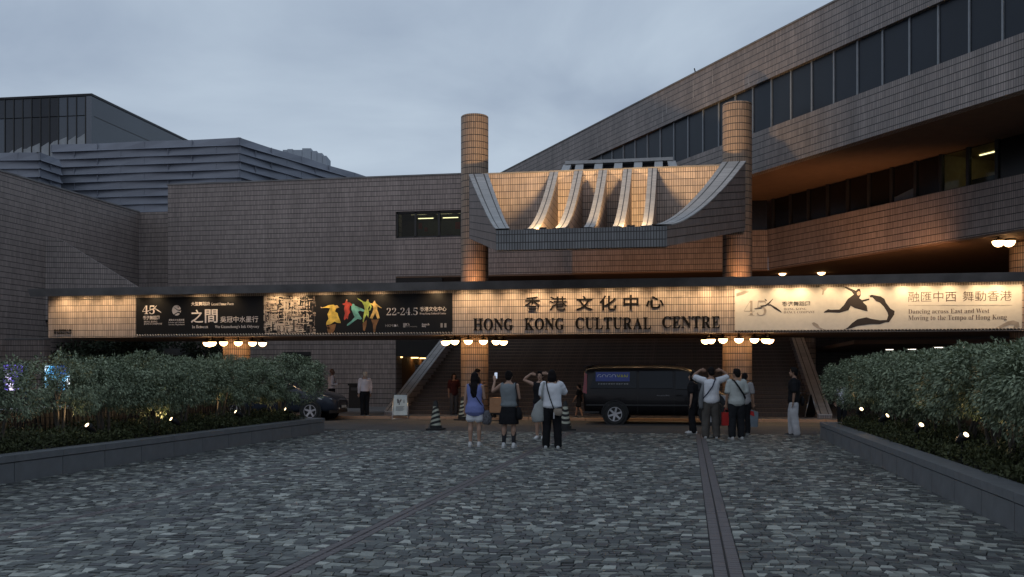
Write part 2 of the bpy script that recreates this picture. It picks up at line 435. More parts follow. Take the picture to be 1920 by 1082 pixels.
# ================================================================== CANOPY with its columns
CY, CZ0, CZ1 = 33.4, 2.98, 4.52
can = thing('entrance_canopy', 'long tiled entrance canopy on round columns carrying the banners and the lit name', 'canopy', (-6, 36, KZ))
XL, XR = -23.8, 17.0
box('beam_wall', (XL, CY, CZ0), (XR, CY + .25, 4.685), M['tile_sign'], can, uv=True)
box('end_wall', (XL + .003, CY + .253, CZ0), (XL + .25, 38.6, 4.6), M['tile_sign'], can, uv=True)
box('roof_slab', (XL + .26, CY + .26, 4.5), (XR, 38.6, 4.685), M['roofing'], can)
box('soffit', (XL + .26, CY + .26, 3.0), (XR, 38.5, 3.06), M['stucco'], can)
box('rear_wall', (XL + .26, 38.5, 3.0), (XR, 38.7, 4.6), M['tile'], can, uv=True)
MB().prism([(XL - .28, 32.62, 4.765), (XL - .28, 32.74, 4.49), (XL - .28, 32.79, 4.49), (XL - .28, 32.81, 4.69), (XL - .28, CY + .5, 4.69), (XL - .28, CY + .5, 4.765)], (XR - XL + .28, 0, 0)).build('cornice', M['cornice'], can)
CLX = [-16.9, -7.64, 1.68, 10.99]; CLY = 34.9
for x, zt in zip(CLX, (3.0, 10.95, 10.95, 5.98)):
    mb = MB().lathe(x, CLY, [(.5, KZ), (.5, zt - .0), (.47, zt + .03), (.30, zt + .032)], 40, uvr=.5)
    mb.build('column', M['tile_col'], can, smooth=True, sharp=40)
# light fittings under the cornice: small battens, each with a lamp of its own
lampxs = [at_Y(p, 545, 33.05).x for p in (112, 150, 190, 232, 278, 366, 416, 512, 556, 600, 650, 705, 812)]
lampxs += [at_Y(p + random.uniform(-9, 9), 545, 33.05).x for p in range(866, 2000, 46)]
bat = MB().box((-.16, -.03, -.02), (.16, .03, .02)).mesh('batten_lamp', M['strip'])
for i, x in enumerate(lampxs):
    o = link('batten_lamp', bat, can, False); o.location = (x, 32.9, 4.655)
    L = bpy.data.objects.new('batten_light', bpy.data.lights.new('batten_light', 'SPOT')); COL.objects.link(L)
    L.location = (x, 32.9, 4.60); L.data.spot_size = R(135); L.data.spot_blend = 1.0; L.data.shadow_soft_size = .05
    L.rotation_euler = (R(21), 0, 0)
    L.data.energy = (55 if (x < -20.2 or x > -8.2) else 44) * random.uniform(.6, 1.25); L.data.color = (1.0, .70, .385)

# lamp rings round the columns under the canopy
def lamp_meshes(r):
    g = MB(); seg, rg = 20, 8
    g.lathe(0, 0, [(r * math.sin(math.pi/2 * k / rg) + .001, -r * math.cos(math.pi/2 * k / rg)) for k in range(rg + 1)], seg)
    c = MB().lathe(0, 0, [(r * 1.04, -.01), (r * 1.06, .012), (r * .7, .05), (.03, .07), (.03, .17)], 20)
    return g.mesh('globe', M['lamp'], True), c.mesh('cap', M['lampcap'], True)
GL, CP = lamp_meshes(.15)
for ci, (x, nm) in enumerate(zip(CLX, ('left', 'middle', 'right', 'far'))):
    lab = {0: 'ring of hanging half-globe lamps round the column behind the left hedge', 1: 'ring of hanging half-globe lamps round the column beside the stair foot',
           2: 'ring of hanging half-globe lamps round the column behind the van front', 3: 'ring of hanging half-globe lamps round the column behind the right hedge'}[ci]
    if ci == 3: continue
    ring = thing('lamp_ring', lab, 'lamp cluster', (x, CLY, 2.98), group='lamp rings under the canopy')
    pts = [(1.08 * math.cos(R(a)), -1.08 * math.sin(R(a)), -.06) for a in range(0, 181, 12)]
    MB().tube(pts, .022, 6).build('ring_tube', M['lampcap'], ring, local=True, smooth=True)
    for k in range(7):
        a = R(4 + k * 28.6); px_, py_ = 1.08 * math.cos(a), -1.08 * math.sin(a)
        b = link('cap', CP, ring, True); b.location = (px_, py_, -.17)
        g = link('globe', GL, b, True); g.location = (0, 0, -.012)

# ================================================================== MAIN BUILDING
right_v = Vector((cT, sT, 0)); fwd_v = Vector((-sT, cT, 0))
d2 = (right_v * -.3796 + fwd_v * .9251).normalized()                 # along the wing, away from the viewer
n2 = Vector((d2.y, -d2.x, 0));                                       # into the building
if n2.y < 0 and n2.dot(right_v) < 0: n2 = -n2
A1 = right_v * 9.13 + fwd_v * 35.0; A2 = right_v * 10.7 + fwd_v * 41.0
T0, T1 = -42, 21
def W2z(t, z, dep=0.0): p = A2 - d2 * t + n2 * dep; return (p.x, p.y, z)
bld = thing('theatre_building', 'large tile-clad cultural building with sloping wing and projecting prow over the entrance', 'building', (0, 46, KZ))
YA = 44.3
xA0, xW0, xW1, xA1 = -25.06, -13.48, -10.31, -4.95
ZT = 10.85
wa = MB()
wa.box((xA0, YA, KZ), (xW0, YA + 1, ZT))
wa.box((xW0, YA, 9.22), (xW1 + .1, YA + 1, ZT)); wa.box((xW0, YA, 6.19), (xW1, YA + 1, 7.98))
wa.box((xW1, YA, 6.19), (xA1, YA + 1, 8.3))
# cut for the small ground window: frame and louvre set on the wall
wa.build('front_wall', M['tile'], bld, uv=True)
box('wall_coping', (xA0 - .04, YA - .04, ZT), (xW1 + .14, YA + 1.04, ZT + .07), M['cornice'], bld)
box('upper_soffit', (xW0, YA + .02, 6.12), (xA1, 62, 6.185), M['stucco'], bld)
# small window in the wall under the canopy
w0, w1 = at_Y(530, 660, YA), at_Y(583, 690, YA)
lw = box('louvre_window', (w0.x, YA - .03, 1.3), (w1.x, YA - .003, w0.z), M['frame'], bld)
for k in range(9):
    z = 1.38 + k * (w0.z - 1.45) / 9
    box('slat', (w0.x + .05, YA - .07, z), (w1.x - .05, YA - .033, z + .06), M['black_metal'], lw)
# window with the lit office behind
wf = MB()
for x in (xW0 + .04, -12.55, -11.42, xW1 - .04): wf.box((x - .05, YA + .08, 7.98), (x + .05, YA + .2, 9.22))
wf.box((xW0, YA + .08, 7.98), (xW1, YA + .2, 8.06)); wf.box((xW0, YA + .08, 9.14), (xW1, YA + .2, 9.22))
win = wf.build('window', M['frame'], bld)
for a, b in ((xW0 + .09, -12.6), (-12.5, -11.47), (-11.37, xW1 - .09)):
    box('pane', (a, YA + .13, 8.06), (b, YA + .145, 9.14), M['clearglass'], win)
office = MB()
office.poly([(xW0 - 2, YA + 5, 7.5), (xW1 + 1, YA + 5, 7.5), (xW1 + 1, YA + 5, 10), (xW0 - 2, YA + 5, 10)])
office.poly([(xW0 - 2, YA + 1.02, 9.6), (xW1 + 1, YA + 1.02, 9.6), (xW1 + 1, YA + 5, 9.6), (xW0 - 2, YA + 5, 9.6)])
office.poly([(xW0 - 2, YA + 1.02, 7.5), (xW1 + 1, YA + 1.02, 7.5), (xW1 + 1, YA + 5, 7.5), (xW0 - 2, YA + 5, 7.5)])
office.poly([(xW0 - 2, YA + 1.02, 7.5), (xW0 - 2, YA + 5, 7.5), (xW0 - 2, YA + 5, 10), (xW0 - 2, YA + 1.02, 10)])
office.poly([(xW1 + 1, YA + 1.02, 7.5), (xW1 + 1, YA + 5, 7.5), (xW1 + 1, YA + 5, 10), (xW1 + 1, YA + 1.02, 10)])
rm = office.build('office_room', plain('office_wall', (.10, .105, .085), .8), bld)
tl = MB()
for x in (-13.2, -11.9, -10.8):
    for y in (YA + 1.6, YA + 3.0, YA + 4.3): tl.box((x - .4, y, 9.56), (x + .4, y + .035, 9.59))
tl.build('tube_light', M['tubelight'], rm)
sh = MB()
for k, x in enumerate((-13.3, -12.85, -12.2, -11.9, -11.1)): sh.box((x, YA + 3.2, 7.5), (x + .32, YA + 3.6, 8.35 + .25 * (k % 2)))
sh.build('cupboard', plain('office_cupboard', (.12, .09, .07), .7), rm)
fl = MB()
for (x, z, w, h) in ((-13.05, 8.75, .18, .3), (-12.75, 8.62, .15, .2), (-11.2, 8.7, .25, .35)): fl.box((x, YA + 2.4, z), (x + w, YA + 2.44, z + h))
fl.build('notice', plain('red_notice', (.25, .05, .03), .7), rm)
# frontal wall B beyond the corner, right of the prow
YB = 42.3; xB1 = at_Y(1440, 470, YB).x
wbm = MB(); wbm.box((xA1 + .003, YB, 5.99), (xB1, YB + 1, 7.66)); wbm.box((xA1 + .003, YB + 1.0, 6.2), (xA1 + .3, YA + 1, 8.2))
wbm.build('front_wall', M['tile'], bld, uv=True)
box('window_glass', (xA1 + .3, YB + .2, 7.66), (xB1 - .02, YB + .26, 8.92), M['wingglass2'], bld)
MB().prism([(xA1, YB + .02, 5.93), (at_Y(1440, 470, YB + .02).x, YB + .02, 5.93), W2z(T1 + 2, 5.93, .02), W2z(T1 + 2, 5.93, 40), (xA1, 70, 5.93)], (0, 0, .055)).build('lower_soffit', M['stucco'], bld)
# side wall to the left (runs away from the viewer) and its return
XS = -27.6
box('side_wall', (XS - 1, 14, KZ), (XS, 46.0, 9.87), M['tile'], bld, uv=True)
box('side_wall_coping', (XS - 1.04, 14, 9.87), (XS + .04, 46.0, 9.94), M['cornice'], bld)
box('return_wall', (XS + .003, 46.0, KZ), (xA0 + .05, 46.8, 9.87), M['tile'], bld, uv=True)
dp = MB().box((xA0 - .16, YA + .5, KZ), (xA0 - .06, YA + .6, 10.2)); dp.build('drain_pipe', M['concrete'], bld)
# raised stair block at the left with its sloping end
Pn0 = at_Y(262, 560, 40.0); dl = Vector((cT, sT, 0)) * -.98 + Vector((-sT, cT, 0)) * -.2; nl = Vector((-dl.y, dl.x, 0)).normalized()
if nl.y < 0: nl = -nl
def lp(px, py): return on_plane(px, py, Pn0, nl)
MB().prism([lp(-260, 438), lp(108, 446), lp(264, 541), lp(264, 600), lp(-260, 597)], nl * 1.2).build('stair_block', M['tile'], bld, uv=True)
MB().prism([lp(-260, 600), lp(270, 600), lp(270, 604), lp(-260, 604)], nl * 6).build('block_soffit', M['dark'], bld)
lowx = at_Y(83, 637, 36).x
box('low_wall', (-44, 36, -.05), (lowx, 36.4, 3.02), M['tile'], bld, uv=True)
box('low_wall_coping', (-44, 35.97, 3.02), (lowx + .02, 36.43, 3.07), M['cornice'], bld)
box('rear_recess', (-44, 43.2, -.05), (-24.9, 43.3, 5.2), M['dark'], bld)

# ------------------------------------------------------------------ right wing (two storeys, stepping back)
def W1(t, z, dep=0.0): p = A1 - d2 * t + n2 * dep; return Vector((p.x, p.y, z))
def W2(t, z, dep=0.0): p = A2 - d2 * t + n2 * dep; return Vector((p.x, p.y, z))
T0, T1 = -42, 21
def wall_strip(W, t0, t1, z0, z1, dep, th): return MB().prism([W(t0, z0, dep), W(t1, z0, dep), W(t1, z1, dep), W(t0, z1, dep)], n2 * th)
wall_strip(W1, T0, T1, 12.14, 13.66, 0, .35).build('upper_band', M['tile_fine'], bld, uv=True)
wall_strip(W1, T0, T1, 8.92, 10.39, 0, .35).build('sill_band', M['tile_fine'], bld, uv=True)
MB().prism([W1(T0, 13.66, -.03), W1(T1, 13.66, -.03), W1(T1, 13.66, .4), W1(T0, 13.66, .4)], (0, 0, .06)).build('parapet_coping', M['cornice'], bld)
MB().prism([W1(T0, 13.3, .36), W1(T1, 13.3, .36), W1(T1, 13.3, 16), W1(T0, 13.3, 16)], (0, 0, .1)).build('wing_roof', M['roofing'], bld)
MB().prism([W1(T0, 8.93, .36), W1(T1, 8.93, .36), W1(T1, 8.93, 16), W1(T0, 8.93, 16)], (0, 0, .05)).build('wing_soffit', M['stucco'], bld)
wall_strip(W1, T0, T1, 8.93, 13.3, 16.1, .3).build('rear_wall', M['tile'], bld)
sp_ = 1.09; t = 1.10 - sp_ * 36
pane_a = None
back = wall_strip(W1, T0, T1, 10.3, 12.2, .36, .05).build('window_back', M['dark'], bld)
while t < T1 - sp_:
    if t > -33:
        MB().prism([W1(t + .045, 10.40, .16), W1(t + sp_ - .045, 10.40, .16), W1(t + sp_ - .045, 12.13, .16), W1(t + .045, 12.13, .16)], n2 * .03).build('pane', M['wingglass'], bld)
        MB().prism([W1(t - .028, 10.39, .12), W1(t + .028, 10.39, .12), W1(t + .028, 12.14, .12), W1(t - .028, 12.14, .12)], n2 * .05).build('mullion', M['mullion'], bld)
    t += sp_
wall_strip(W2, -.0, T1 + 2, 5.99, 7.66, 0, .35).build('lower_band', M['tile'], bld, uv=True)
sp2 = 1.115; t = 2.39 - sp2 * 2; k = 0
lit = (7, 8, 9)
while t < T1:
    kk = k - 2
    lt = 2.39 + sp2 * 5.95 < t + .5 < 2.39 + sp2 * 7.95
    MB().prism([W2(max(t, .02) + .07, 7.68, .16), W2(t + sp2 - .07, 7.68, .16), W2(t + sp2 - .07, 8.90, .16), W2(max(t, .02) + .07, 8.90, .16)], n2 * .03).build('pane', M['clearglass'] if lt else M['wingglass2'], bld)
    if t > 0: MB().prism([W2(t - .06, 7.66, .10), W2(t + .06, 7.66, .10), W2(t + .06, 8.92, .10), W2(t - .06, 8.92, .10)], n2 * .12).build('mullion', M['frame'], bld)
    t += sp2; k += 1
# lit office in the wing
ta, tb = 2.39 + sp2 * 6, 2.39 + sp2 * 9
rb = MB()
rb.poly([W2(ta, 7.5, 3), W2(tb, 7.5, 3), W2(tb, 8.91, 3), W2(ta, 8.91, 3)])
rb.poly([W2(ta, 7.5, .3), W2(tb, 7.5, .3), W2(tb, 7.5, 3), W2(ta, 7.5, 3)])
rb.poly([W2(ta, 8.905, .3), W2(tb, 8.905, .3), W2(tb, 8.905, 3), W2(ta, 8.905, 3)])
rb.poly([W2(ta, 7.5, .3), W2(ta, 7.5, 3), W2(ta, 8.905, 3), W2(ta, 8.905, .3)])
rb.poly([W2(tb, 7.5, .3), W2(tb, 7.5, 3), W2(tb, 8.905, 3), W2(tb, 8.905, .3)])
rb = rb.build('office_room', plain('pale_office_wall', (.5, .40, .22), .8, .1), bld)
l_ = MB()
for q in (.5, 1.6): l_.prism([W2(ta + q, 8.87, 1.3), W2(ta + q + .7, 8.87, 1.3), W2(ta + q + .7, 8.87, 1.36), W2(ta + q, 8.87, 1.36)], (0, 0, .03))
l_.build('tube_light', M['tubelight'], rb)
MB().prism([W2(ta + .1, 7.5, 1.4), W2(ta + 1.0, 7.5, 1.4), W2(ta + 1.0, 8.15, 1.4), W2(ta + .1, 8.15, 1.4)], n2 * .4).build('cupboard', plain('dark_cupboard', (.05, .045, .04), .7), rb)
# half-lowered pale blind and papers seen through two of the dark panes
MB().prism([W2(2.39 + sp2*4.1, 7.69, .152), W2(2.39 + sp2*5 - .09, 7.69, .152), W2(2.39 + sp2*5 - .09, 8.02, .152), W2(2.39 + sp2*4.1, 7.84, .152)], n2 * .006).build('paper', plain('pale_paper', (.09, .105, .115), .8), bld)
# dim floor-level walls under the wing on the right, driveway ceiling and its downlights
box('driveway_wall', (5.2, 52, KZ), (40, 52.4, 5.9), M['tile_dark'], bld, uv=True)
box('driveway_ceiling', (6.2, 38.9, 2.75), (40, 51.9, 2.9), M['stucco'], bld)
for p in ((1668, 655.5), (1710, 655), (1760, 651.5), (1805, 651), (1575, 668)):
    q = at_z(p[0], p[1], 2.74)
    box('downlight', (q.x - .15, q.y - .1, 2.725), (q.x + .15, q.y + .1, 2.745), M['downlight'], bld)
qc = at_depth(1508, 515, 44.6)
MB().lathe(qc.x, qc.y, [(.5, KZ), (.5, 5.9)], 32, uvr=.5).build('rear_column', M['tile_col'], bld, smooth=True, sharp=40)
# passage at the left of the stairs
box('passage_ceiling', (xW0 + .003, 44.6, 2.45), (-11.25, 52, 2.6), M['stucco'], bld)
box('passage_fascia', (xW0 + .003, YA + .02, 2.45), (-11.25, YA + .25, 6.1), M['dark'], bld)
box('passage_wall', (xW0 + .003, 50, KZ), (-11.25, 50.2, 2.45), plain('brown_wall', (.22, .12, .07), .7, .15), bld)
box('passage_wall', (xW0 - .2, YA + 1.0, KZ), (xW0, 52, 2.45), plain('brown_side_wall', (.20, .11, .065), .7, .15), bld)
for p, y_ in ((746, 45.2), (776, 47.0), (792, 48.6)):
    q = at_Y(p, 678, y_); box('passage_lamp', (q.x - .2, y_ - .12, 2.40), (q.x + .2, y_ + .12, 2.445), M['warmdown'], bld)
a, b = at_Y(778, 684, 46.5), at_Y(800, 722, 46.5)
nb = box('notice_board', (a.x, 46.5, b.z), (b.x, 46.56, a.z), plain('pale_board', (.5, .5, .55), .7, .08), bld)
for k in range(9):
    z = b.z + (a.z - b.z) * (k + .5) / 9.5
    box('line', (a.x + .06, 46.495, z), (b.x - .06, 46.499, z + .03), M['cornice'], nb)

# ------------------------------------------------------------------ the prow: parapet, flaring side walls, five sweeping ribs
prow = link('projecting_prow', None, bld, True); prow.empty_display_size = .2; prow.location = (-3, 30, 5)
YP, XP0, XP1, ZP0, ZP1 = 27.4, -5.38, -.58, 5.13, 5.70
def bp(mb, name, m, **k): return mb.build(name, m, prow, **k)
bp(MB().box((XP0, YP, ZP0), (XP1, YP + .3, ZP1)), 'parapet', M['tile_prow'], uv=True)
YWALL, ZWALL = 33.2, 8.5
bp(MB().box((-7.40, YWALL, 6.25), (1.80, YWALL + .3, ZWALL)), 'back_wall', M['tile_sign'], uv=True)
bp(MB().box((-7.0, YWALL - .02, ZWALL), (1.3, YWALL + .34, ZWALL + .05)), 'wall_coping', M['cornice'])
bp(MB().prism([(XP0 + .02, YP + .31, 5.16), (XP1 - .02, YP + .31, 5.16), (1.3, YWALL - .01, 6.28), (-7.2, YWALL - .01, 6.28)], (0, 0, .1)), 'trough_floor', M['concrete'])
def side(x_f, x_b, y_b, z_top, z_bot, wf, wb, sgn, pw):
    NS = 22; out_t, in_t, out_b, in_b, ss = [], [], [], [], [0]
    for i in range(NS + 1):
        u = i / NS; x = x_f + (x_b - x_f) * u; y = YP + .02 + (y_b - YP) * u
        z = ZP1 + .03 + (z_top - ZP1) * u ** pw; zb = ZP0 + (z_bot - ZP0) * u; w = (wf + (wb - wf) * u) * sgn
        out_t.append(Vector((x, y, z))); in_t.append(Vector((x + w, y, z))); out_b.append(Vector((x, y, zb))); in_b.append(Vector((x + w, y, min(zb, z))))
        if i: ss.append(ss[-1] + (out_t[-1] - out_t[-2]).length)
    face, cope, inner = MB(), MB(), MB()
    for i in range(NS):
        j = i + 1
        def uvq(p): return (math.hypot(p.x - x_f, p.y - YP), p.z - ZP0 - (z_bot - ZP0) * math.hypot(p.x - x_f, p.y - YP) / math.hypot(x_b - x_f, y_b - YP) * .9)
        face.poly([out_b[i], out_b[j], out_t[j], out_t[i]], [uvq(p) for p in (out_b[i], out_b[j], out_t[j], out_t[i])])
        inner.poly([in_b[i], in_t[i], in_t[j], in_b[j]], [(p.y, p.z) for p in (in_b[i], in_t[i], in_t[j], in_b[j])])
        inner.poly([out_b[i], in_b[i], in_b[j], out_b[j]], [(p.x, p.y) for p in (out_b[i], in_b[i], in_b[j], out_b[j])])
        up = Vector((0, 0, .02)); o_ = Vector((-.015 * sgn, 0, 0))
        v3 = .232 * 3
        cope.poly([out_t[i] + up + o_, out_t[j] + up + o_, in_t[j] + up - o_, in_t[i] + up - o_], [(ss[i], .116), (ss[j], .116), (ss[j], .116 + v3 - .24), (ss[i], .116 + v3 - .24)])
        cope.poly([out_t[i] - up + o_, out_t[j] - up + o_, out_t[j] + up + o_, out_t[i] + up + o_], [(ss[i], .1)] * 4)
        cope.poly([in_t[i] - up - o_, in_t[i] + up - o_, in_t[j] + up - o_, in_t[j] - up - o_], [(ss[i], .1)] * 4)
    face.poly([out_b[-1], in_b[-1], in_t[-1], out_t[-1]], [(0, 0), (.5, 0), (.5, 2), (0, 2)])
    sw = bp(face, 'side_wall', M['tile'], recalc=False)
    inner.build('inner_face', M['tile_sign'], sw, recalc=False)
    cope.build('coping', M['tile_cope'], sw, recalc=False)
side(XP0, -7.45, 33.15, 8.48, 6.3, .38, .65, 1, 1.12)
side(XP1, 1.86, 33.15, 8.58, 6.34, .40, .73, -1, 1.4)
RX = [-4.49 + .83 * k for k in range(5)]
for x in RX:
    NS = 20; L = []; s_ = 0; prev = None; body, cope = MB(), MB()
    for i in range(NS + 1):
        u = i / NS; y = 27.72 + (YWALL - 27.72) * u; z = 5.74 + (8.5 - 5.74) * u ** 1.55
        p = Vector((x, y, z)); s_ += (p - prev).length if prev else 0; prev = p; L.append((y, z, s_))
    hw = .145
    for (y0, z0, s0), (y1, z1, s1) in zip(L, L[1:]):
        for sg in (-1, 1):
            xx = x + sg * (hw - .012)
            f0, f1 = 5.26 + (y0 - 27.7) * .203, 5.26 + (y1 - 27.7) * .203
            body.poly([(xx, y0, f0), (xx, y1, f1), (xx, y1, z1), (xx, y0, z0)], [(y0, f0), (y1, f1), (y1, z1), (y0, z0)])
            cope.poly([(x + sg*hw, y0, z0 - .02), (x + sg*hw, y1, z1 - .02), (x + sg*hw, y1, z1 + .03), (x + sg*hw, y0, z0 + .03)], [(s0, .1)] * 4)
        cope.poly([(x - hw, y0, z0 + .03), (x + hw, y0, z0 + .03), (x + hw, y1, z1 + .03), (x - hw, y1, z1 + .03)], [(s0, .232 - .14), (s0, .232 + .14), (s1, .232 + .14), (s1, .232 - .14)])
    y0, z0, _ = L[0]
    body.poly([(x - hw + .012, y0, 5.24), (x + hw - .012, y0, 5.24), (x + hw - .012, y0, z0), (x - hw + .012, y0, z0)], [(0, 0), (.28, 0), (.28, .5), (0, .5)])
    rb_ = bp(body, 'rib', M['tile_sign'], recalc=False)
    cope.build('coping', M['tile_cope'], rb_, recalc=False)
# two floodlights in the trough
for x, e in ((-4.08, 520), (-1.58, 480)):
    fl_ = bp(MB().box((x - .11, 27.74, 5.70), (x + .11, 27.84, 5.80)), 'floodlight', M['black_metal'])
    MB().box((x - .09, 27.843, 5.715), (x + .09, 27.850, 5.79)).build('lens', M['uplens'], fl_)
    L = bpy.data.objects.new('trough_light', bpy.data.lights.new('trough_light', 'SPOT')); COL.objects.link(L)
    L.location = (x, 27.88, 5.84); L.rotation_euler = (R(113), 0, 0); L.data.spot_size = R(108); L.data.spot_blend = 1.0
    L.data.energy = e * 3; L.data.shadow_soft_size = .16; L.data.color = (1.0, .66, .32)
    fl_2 = None
# little plant seen in the fourth bay
# roof lantern behind the prow
lant = MB(); b0, b1 = at_Y(1060, 303, 37.0), at_Y(1262, 299, 37.0)
lant.box((b0.x, 36.9, b0.z - .12), (b1.x, 37.3, b0.z))
for (pt, pb) in ((1064, 1048), (1087, 1081), (1123, 1117), (1160, 1155), (1197, 1194), (1235, 1234), (1259, 1269)):
    tp, bt = at_Y(pt, 306, 37.0), at_Y(pb, 325, 34.6)
    lant.prism([(tp.x - .15, 36.95, b0.z - .13), (tp.x + .15, 36.95, b0.z - .13), (bt.x + .15, 34.6, 8.35), (bt.x - .15, 34.6, 8.35)], (0, .12, -.1))
bp(lant, 'roof_lantern', M['pale'])
bp(MB().box((b0.x + .1, 37.35, 7), (b1.x - .1, 40, b0.z - .05)), 'lantern_glazing', M['wingglass'])
bp(MB().box((-7.4, 33.5, 8.2), (1.4, 40, 8.33)), 'prow_roof', M['roofing'])

# floodlights standing on the canopy roof
for i, (x, y, e, ang) in enumerate(((-7.0, 37.4, 60, 0), (-3.5, 37.8, 95, 0), (.2, 37.8, 120, 0), (1.85, 33.62, 42, 0), (4.4, 34.9, 210, 4), (7.3, 33.75, 170, -4), (-7.5, 33.62, 42, 0))):
    lab = ['floodlight on the canopy roof behind the tall column over the black banner', 'floodlight on the canopy roof under the left part of the prow', 'floodlight on the canopy roof under the right part of the prow', 'floodlight at the foot of the tall column over the white banner',
           'floodlight on the canopy roof under the wing corner', 'floodlight on the canopy roof under the wing near the frame edge', 'floodlight on the canopy edge before the tall column over the black banner'][i]
    f_ = thing('floodlight', lab, 'floodlight', (x, y, 4.66), group='floodlights on the canopy roof')
    MB().obox((0, 0, .09), (.12, 0, 0), (0, .05, .03), (0, -.03, .05)).build('housing', M['black_metal'], f_, local=True)
    MB().obox((0, .055, .12), (.10, 0, 0), (0, .004, .003), (0, -.025, .042)).build('lens', M['uplens'], f_, local=True)
    L = bpy.data.objects.new('flood_light', bpy.data.lights.new('flood_light', 'SPOT')); COL.objects.link(L)
    L.location = (x, y + .1, 4.83); L.rotation_euler = (R(115), 0, R(ang)); L.data.spot_size = R(165); L.data.spot_blend = 1.0
    L.data.energy = e; L.data.shadow_soft_size = .08; L.data.color = (1.0, .48, .2)

# pale lime streaks and a spike antenna on the wing
def wing_t(px):
    a = (px - CX) / F
    return (a * 35.0 - 9.13) / (.3796 + .9251 * a)
for px, z0, z1, w in ((1120, 12.5, 13.2, .05), (1242, 12.3, 12.9, .06), (1250, 12.6, 13.3, .05), (1262, 12.2, 12.7, .04), (1300, 12.7, 13.4, .05), (1336, 12.9, 13.5, .05), (1404, 12.2, 12.6, .06)):
    t_ = wing_t(px)
    MB().prism([W1(t_ - w/2, z0, -.004), W1(t_ + w/2, z0 + .02, -.004), W1(t_ + w * .3, z1, -.004), W1(t_ - w * .2, z1, -.004)], n2 * .003).build('lime_streak', plain('lime_streak', (.36, .33, .31), .8, .25, 4) if 'lime_streak' not in bpy.data.materials else bpy.data.materials['lime_streak'], bld)
t_ = wing_t(1297); MB().bar(W1(t_, 13.7, .2), W1(t_ - .12, 14.0, .2), .035).build('antenna', M['black_metal'], bld)
# lamps hung under the lower soffit of the wing
for i, (px, py, D) in enumerate(((1467, 511, 42.2), (1532, 505, 43), (1540, 510, 41.8), (1549, 506, 42.5), (1872, 455, 30.9), (1892, 455, 31.4))):
    q = at_depth(px, py, D); zc = q.z + .06
    lab = ['half-globe lamp hanging alone under the wing just right of the tall column', 'half-globe lamp under the wing, left one of the three close together', 'half-globe lamp under the wing, lowest of the three close together',
           'half-globe lamp under the wing, right one of the three close together', 'half-globe lamp under the wing near the frame edge beside the last column', 'half-globe lamp under the wing partly hidden by the last column'][i]
    b = thing('hanging_lamp', lab, 'lamp', (q.x, q.y, zc), group='lamps under the wing')
    g = link('globe', GL, b, True); g.location = (0, 0, -.012); g.scale = (1.22,) * 3
    c = link('cap', CP, b, True); c.scale = (1.22,) * 3
    if 5.93 > zc + .2: MB().tube([(0, 0, .15), (0, 0, 5.95 - zc)], .02, 6).build('rod', M['lampcap'], b, local=True)

# ================================================================== STAIRS
stairs = thing('grand_staircase', 'broad dark tiled staircase rising under the canopy between two sloping parapets', 'staircase', (-3, 37, KZ))
SX0, SX1, SY0, RS, TR = -11.2, 4.9, 36.4, .15, .43
sme = None
for k in range(40):
    y = SY0 + k * TR
    me = MB().box((SX0 + .5, 0, -.02 if k == 0 else -.15), (SX1 - .5, TR + .05, .15)).mesh('step', M['tile_dark'], uv=True) if k < 2 else me
    o = link('step', me, stairs); o.location = (0, y, KZ + k * RS)
nos = MB().box((SX0 + .5, -.012, .128), (SX1 - .5, .03, .153)).mesh('nosing', plain('step_nosing', (.17, .12, .09), .6, .3, 1.2))
for k in range(40):
    o = link('nosing', nos, stairs); o.location = (0, SY0 + k * TR, KZ + k * RS)
for x0, x1 in ((SX0, SX0 + .5), (SX1 - .5, SX1)):
    sl = RS / TR; ya, yb = SY0 - 1.1, SY0 + 40 * TR; zz = KZ + .5
    body = MB(); body.prism([(x0 + .01, ya, KZ), (x0 + .01, yb, KZ + .001), (x0 + .01, yb, zz + (yb - SY0) * sl), (x0 + .01, SY0 - 1.1, zz - 1.1 * sl)], (x1 - x0 - .02, 0, 0))
    pb_ = body.build('parapet', M['tile'], stairs, uv=True)
    cp = MB(); L0, L1 = Vector((0, ya - .03, zz - 1.13 * sl)), Vector((0, yb, zz + (yb - SY0) * sl)); ln = (L1 - L0).length; up = Vector((0, 0, .04))
    a_, b_, c_, d_ = L0 + Vector((x0, 0, 0)) + up, L0 + Vector((x1, 0, 0)) + up, L1 + Vector((x1, 0, 0)) + up, L1 + Vector((x0, 0, 0)) + up
    cp.poly([a_, b_, c_, d_], [(0, .116), (0, .116 + .232 * 2.0), (ln, .116 + .232 * 2.0), (ln, .116)])
    for p, q in ((a_, b_), (b_, c_), (c_, d_), (d_, a_)): cp.poly([p - up, q - up, q, p], [(0, .1), (.05, .1), (.05, .1), (0, .1)])
    cp.build('coping', M['tile_cope'], pb_, recalc=False)
# ================================================================== SIGN LETTERS AND BANNERS
def serif(t):
    o = ''
    for ch in t:
        if 'A' <= ch <= 'Z': o += chr(0x1D400 + ord(ch) - 65)
        elif 'a' <= ch <= 'z': o += chr(0x1D41A + ord(ch) - 97)
        elif '0' <= ch <= '9': o += chr(0x1D7CE + ord(ch) - 48)
        else: o += ch
    return o
_jobs = []
def glyph_meshes(items):
    """items: (text, extrude, offset) -> meshes, made in one dependency pass"""
    obs = []
    for t, ex, off in items:
        c = bpy.data.curves.new('lettering', 'FONT'); c.body = t; c.extrude = ex; c.offset = off; c.resolution_u = 4
        o = bpy.data.objects.new('lettering', c); COL.objects.link(o); obs.append(o)
    dg = bpy.context.evaluated_depsgraph_get(); dg.update()
    out = []
    for o in obs: out.append(bpy.data.meshes.new_from_object(o.evaluated_get(dg)))
    for o in obs:
        c = o.data; bpy.data.objects.remove(o); bpy.data.curves.remove(c)
    return out
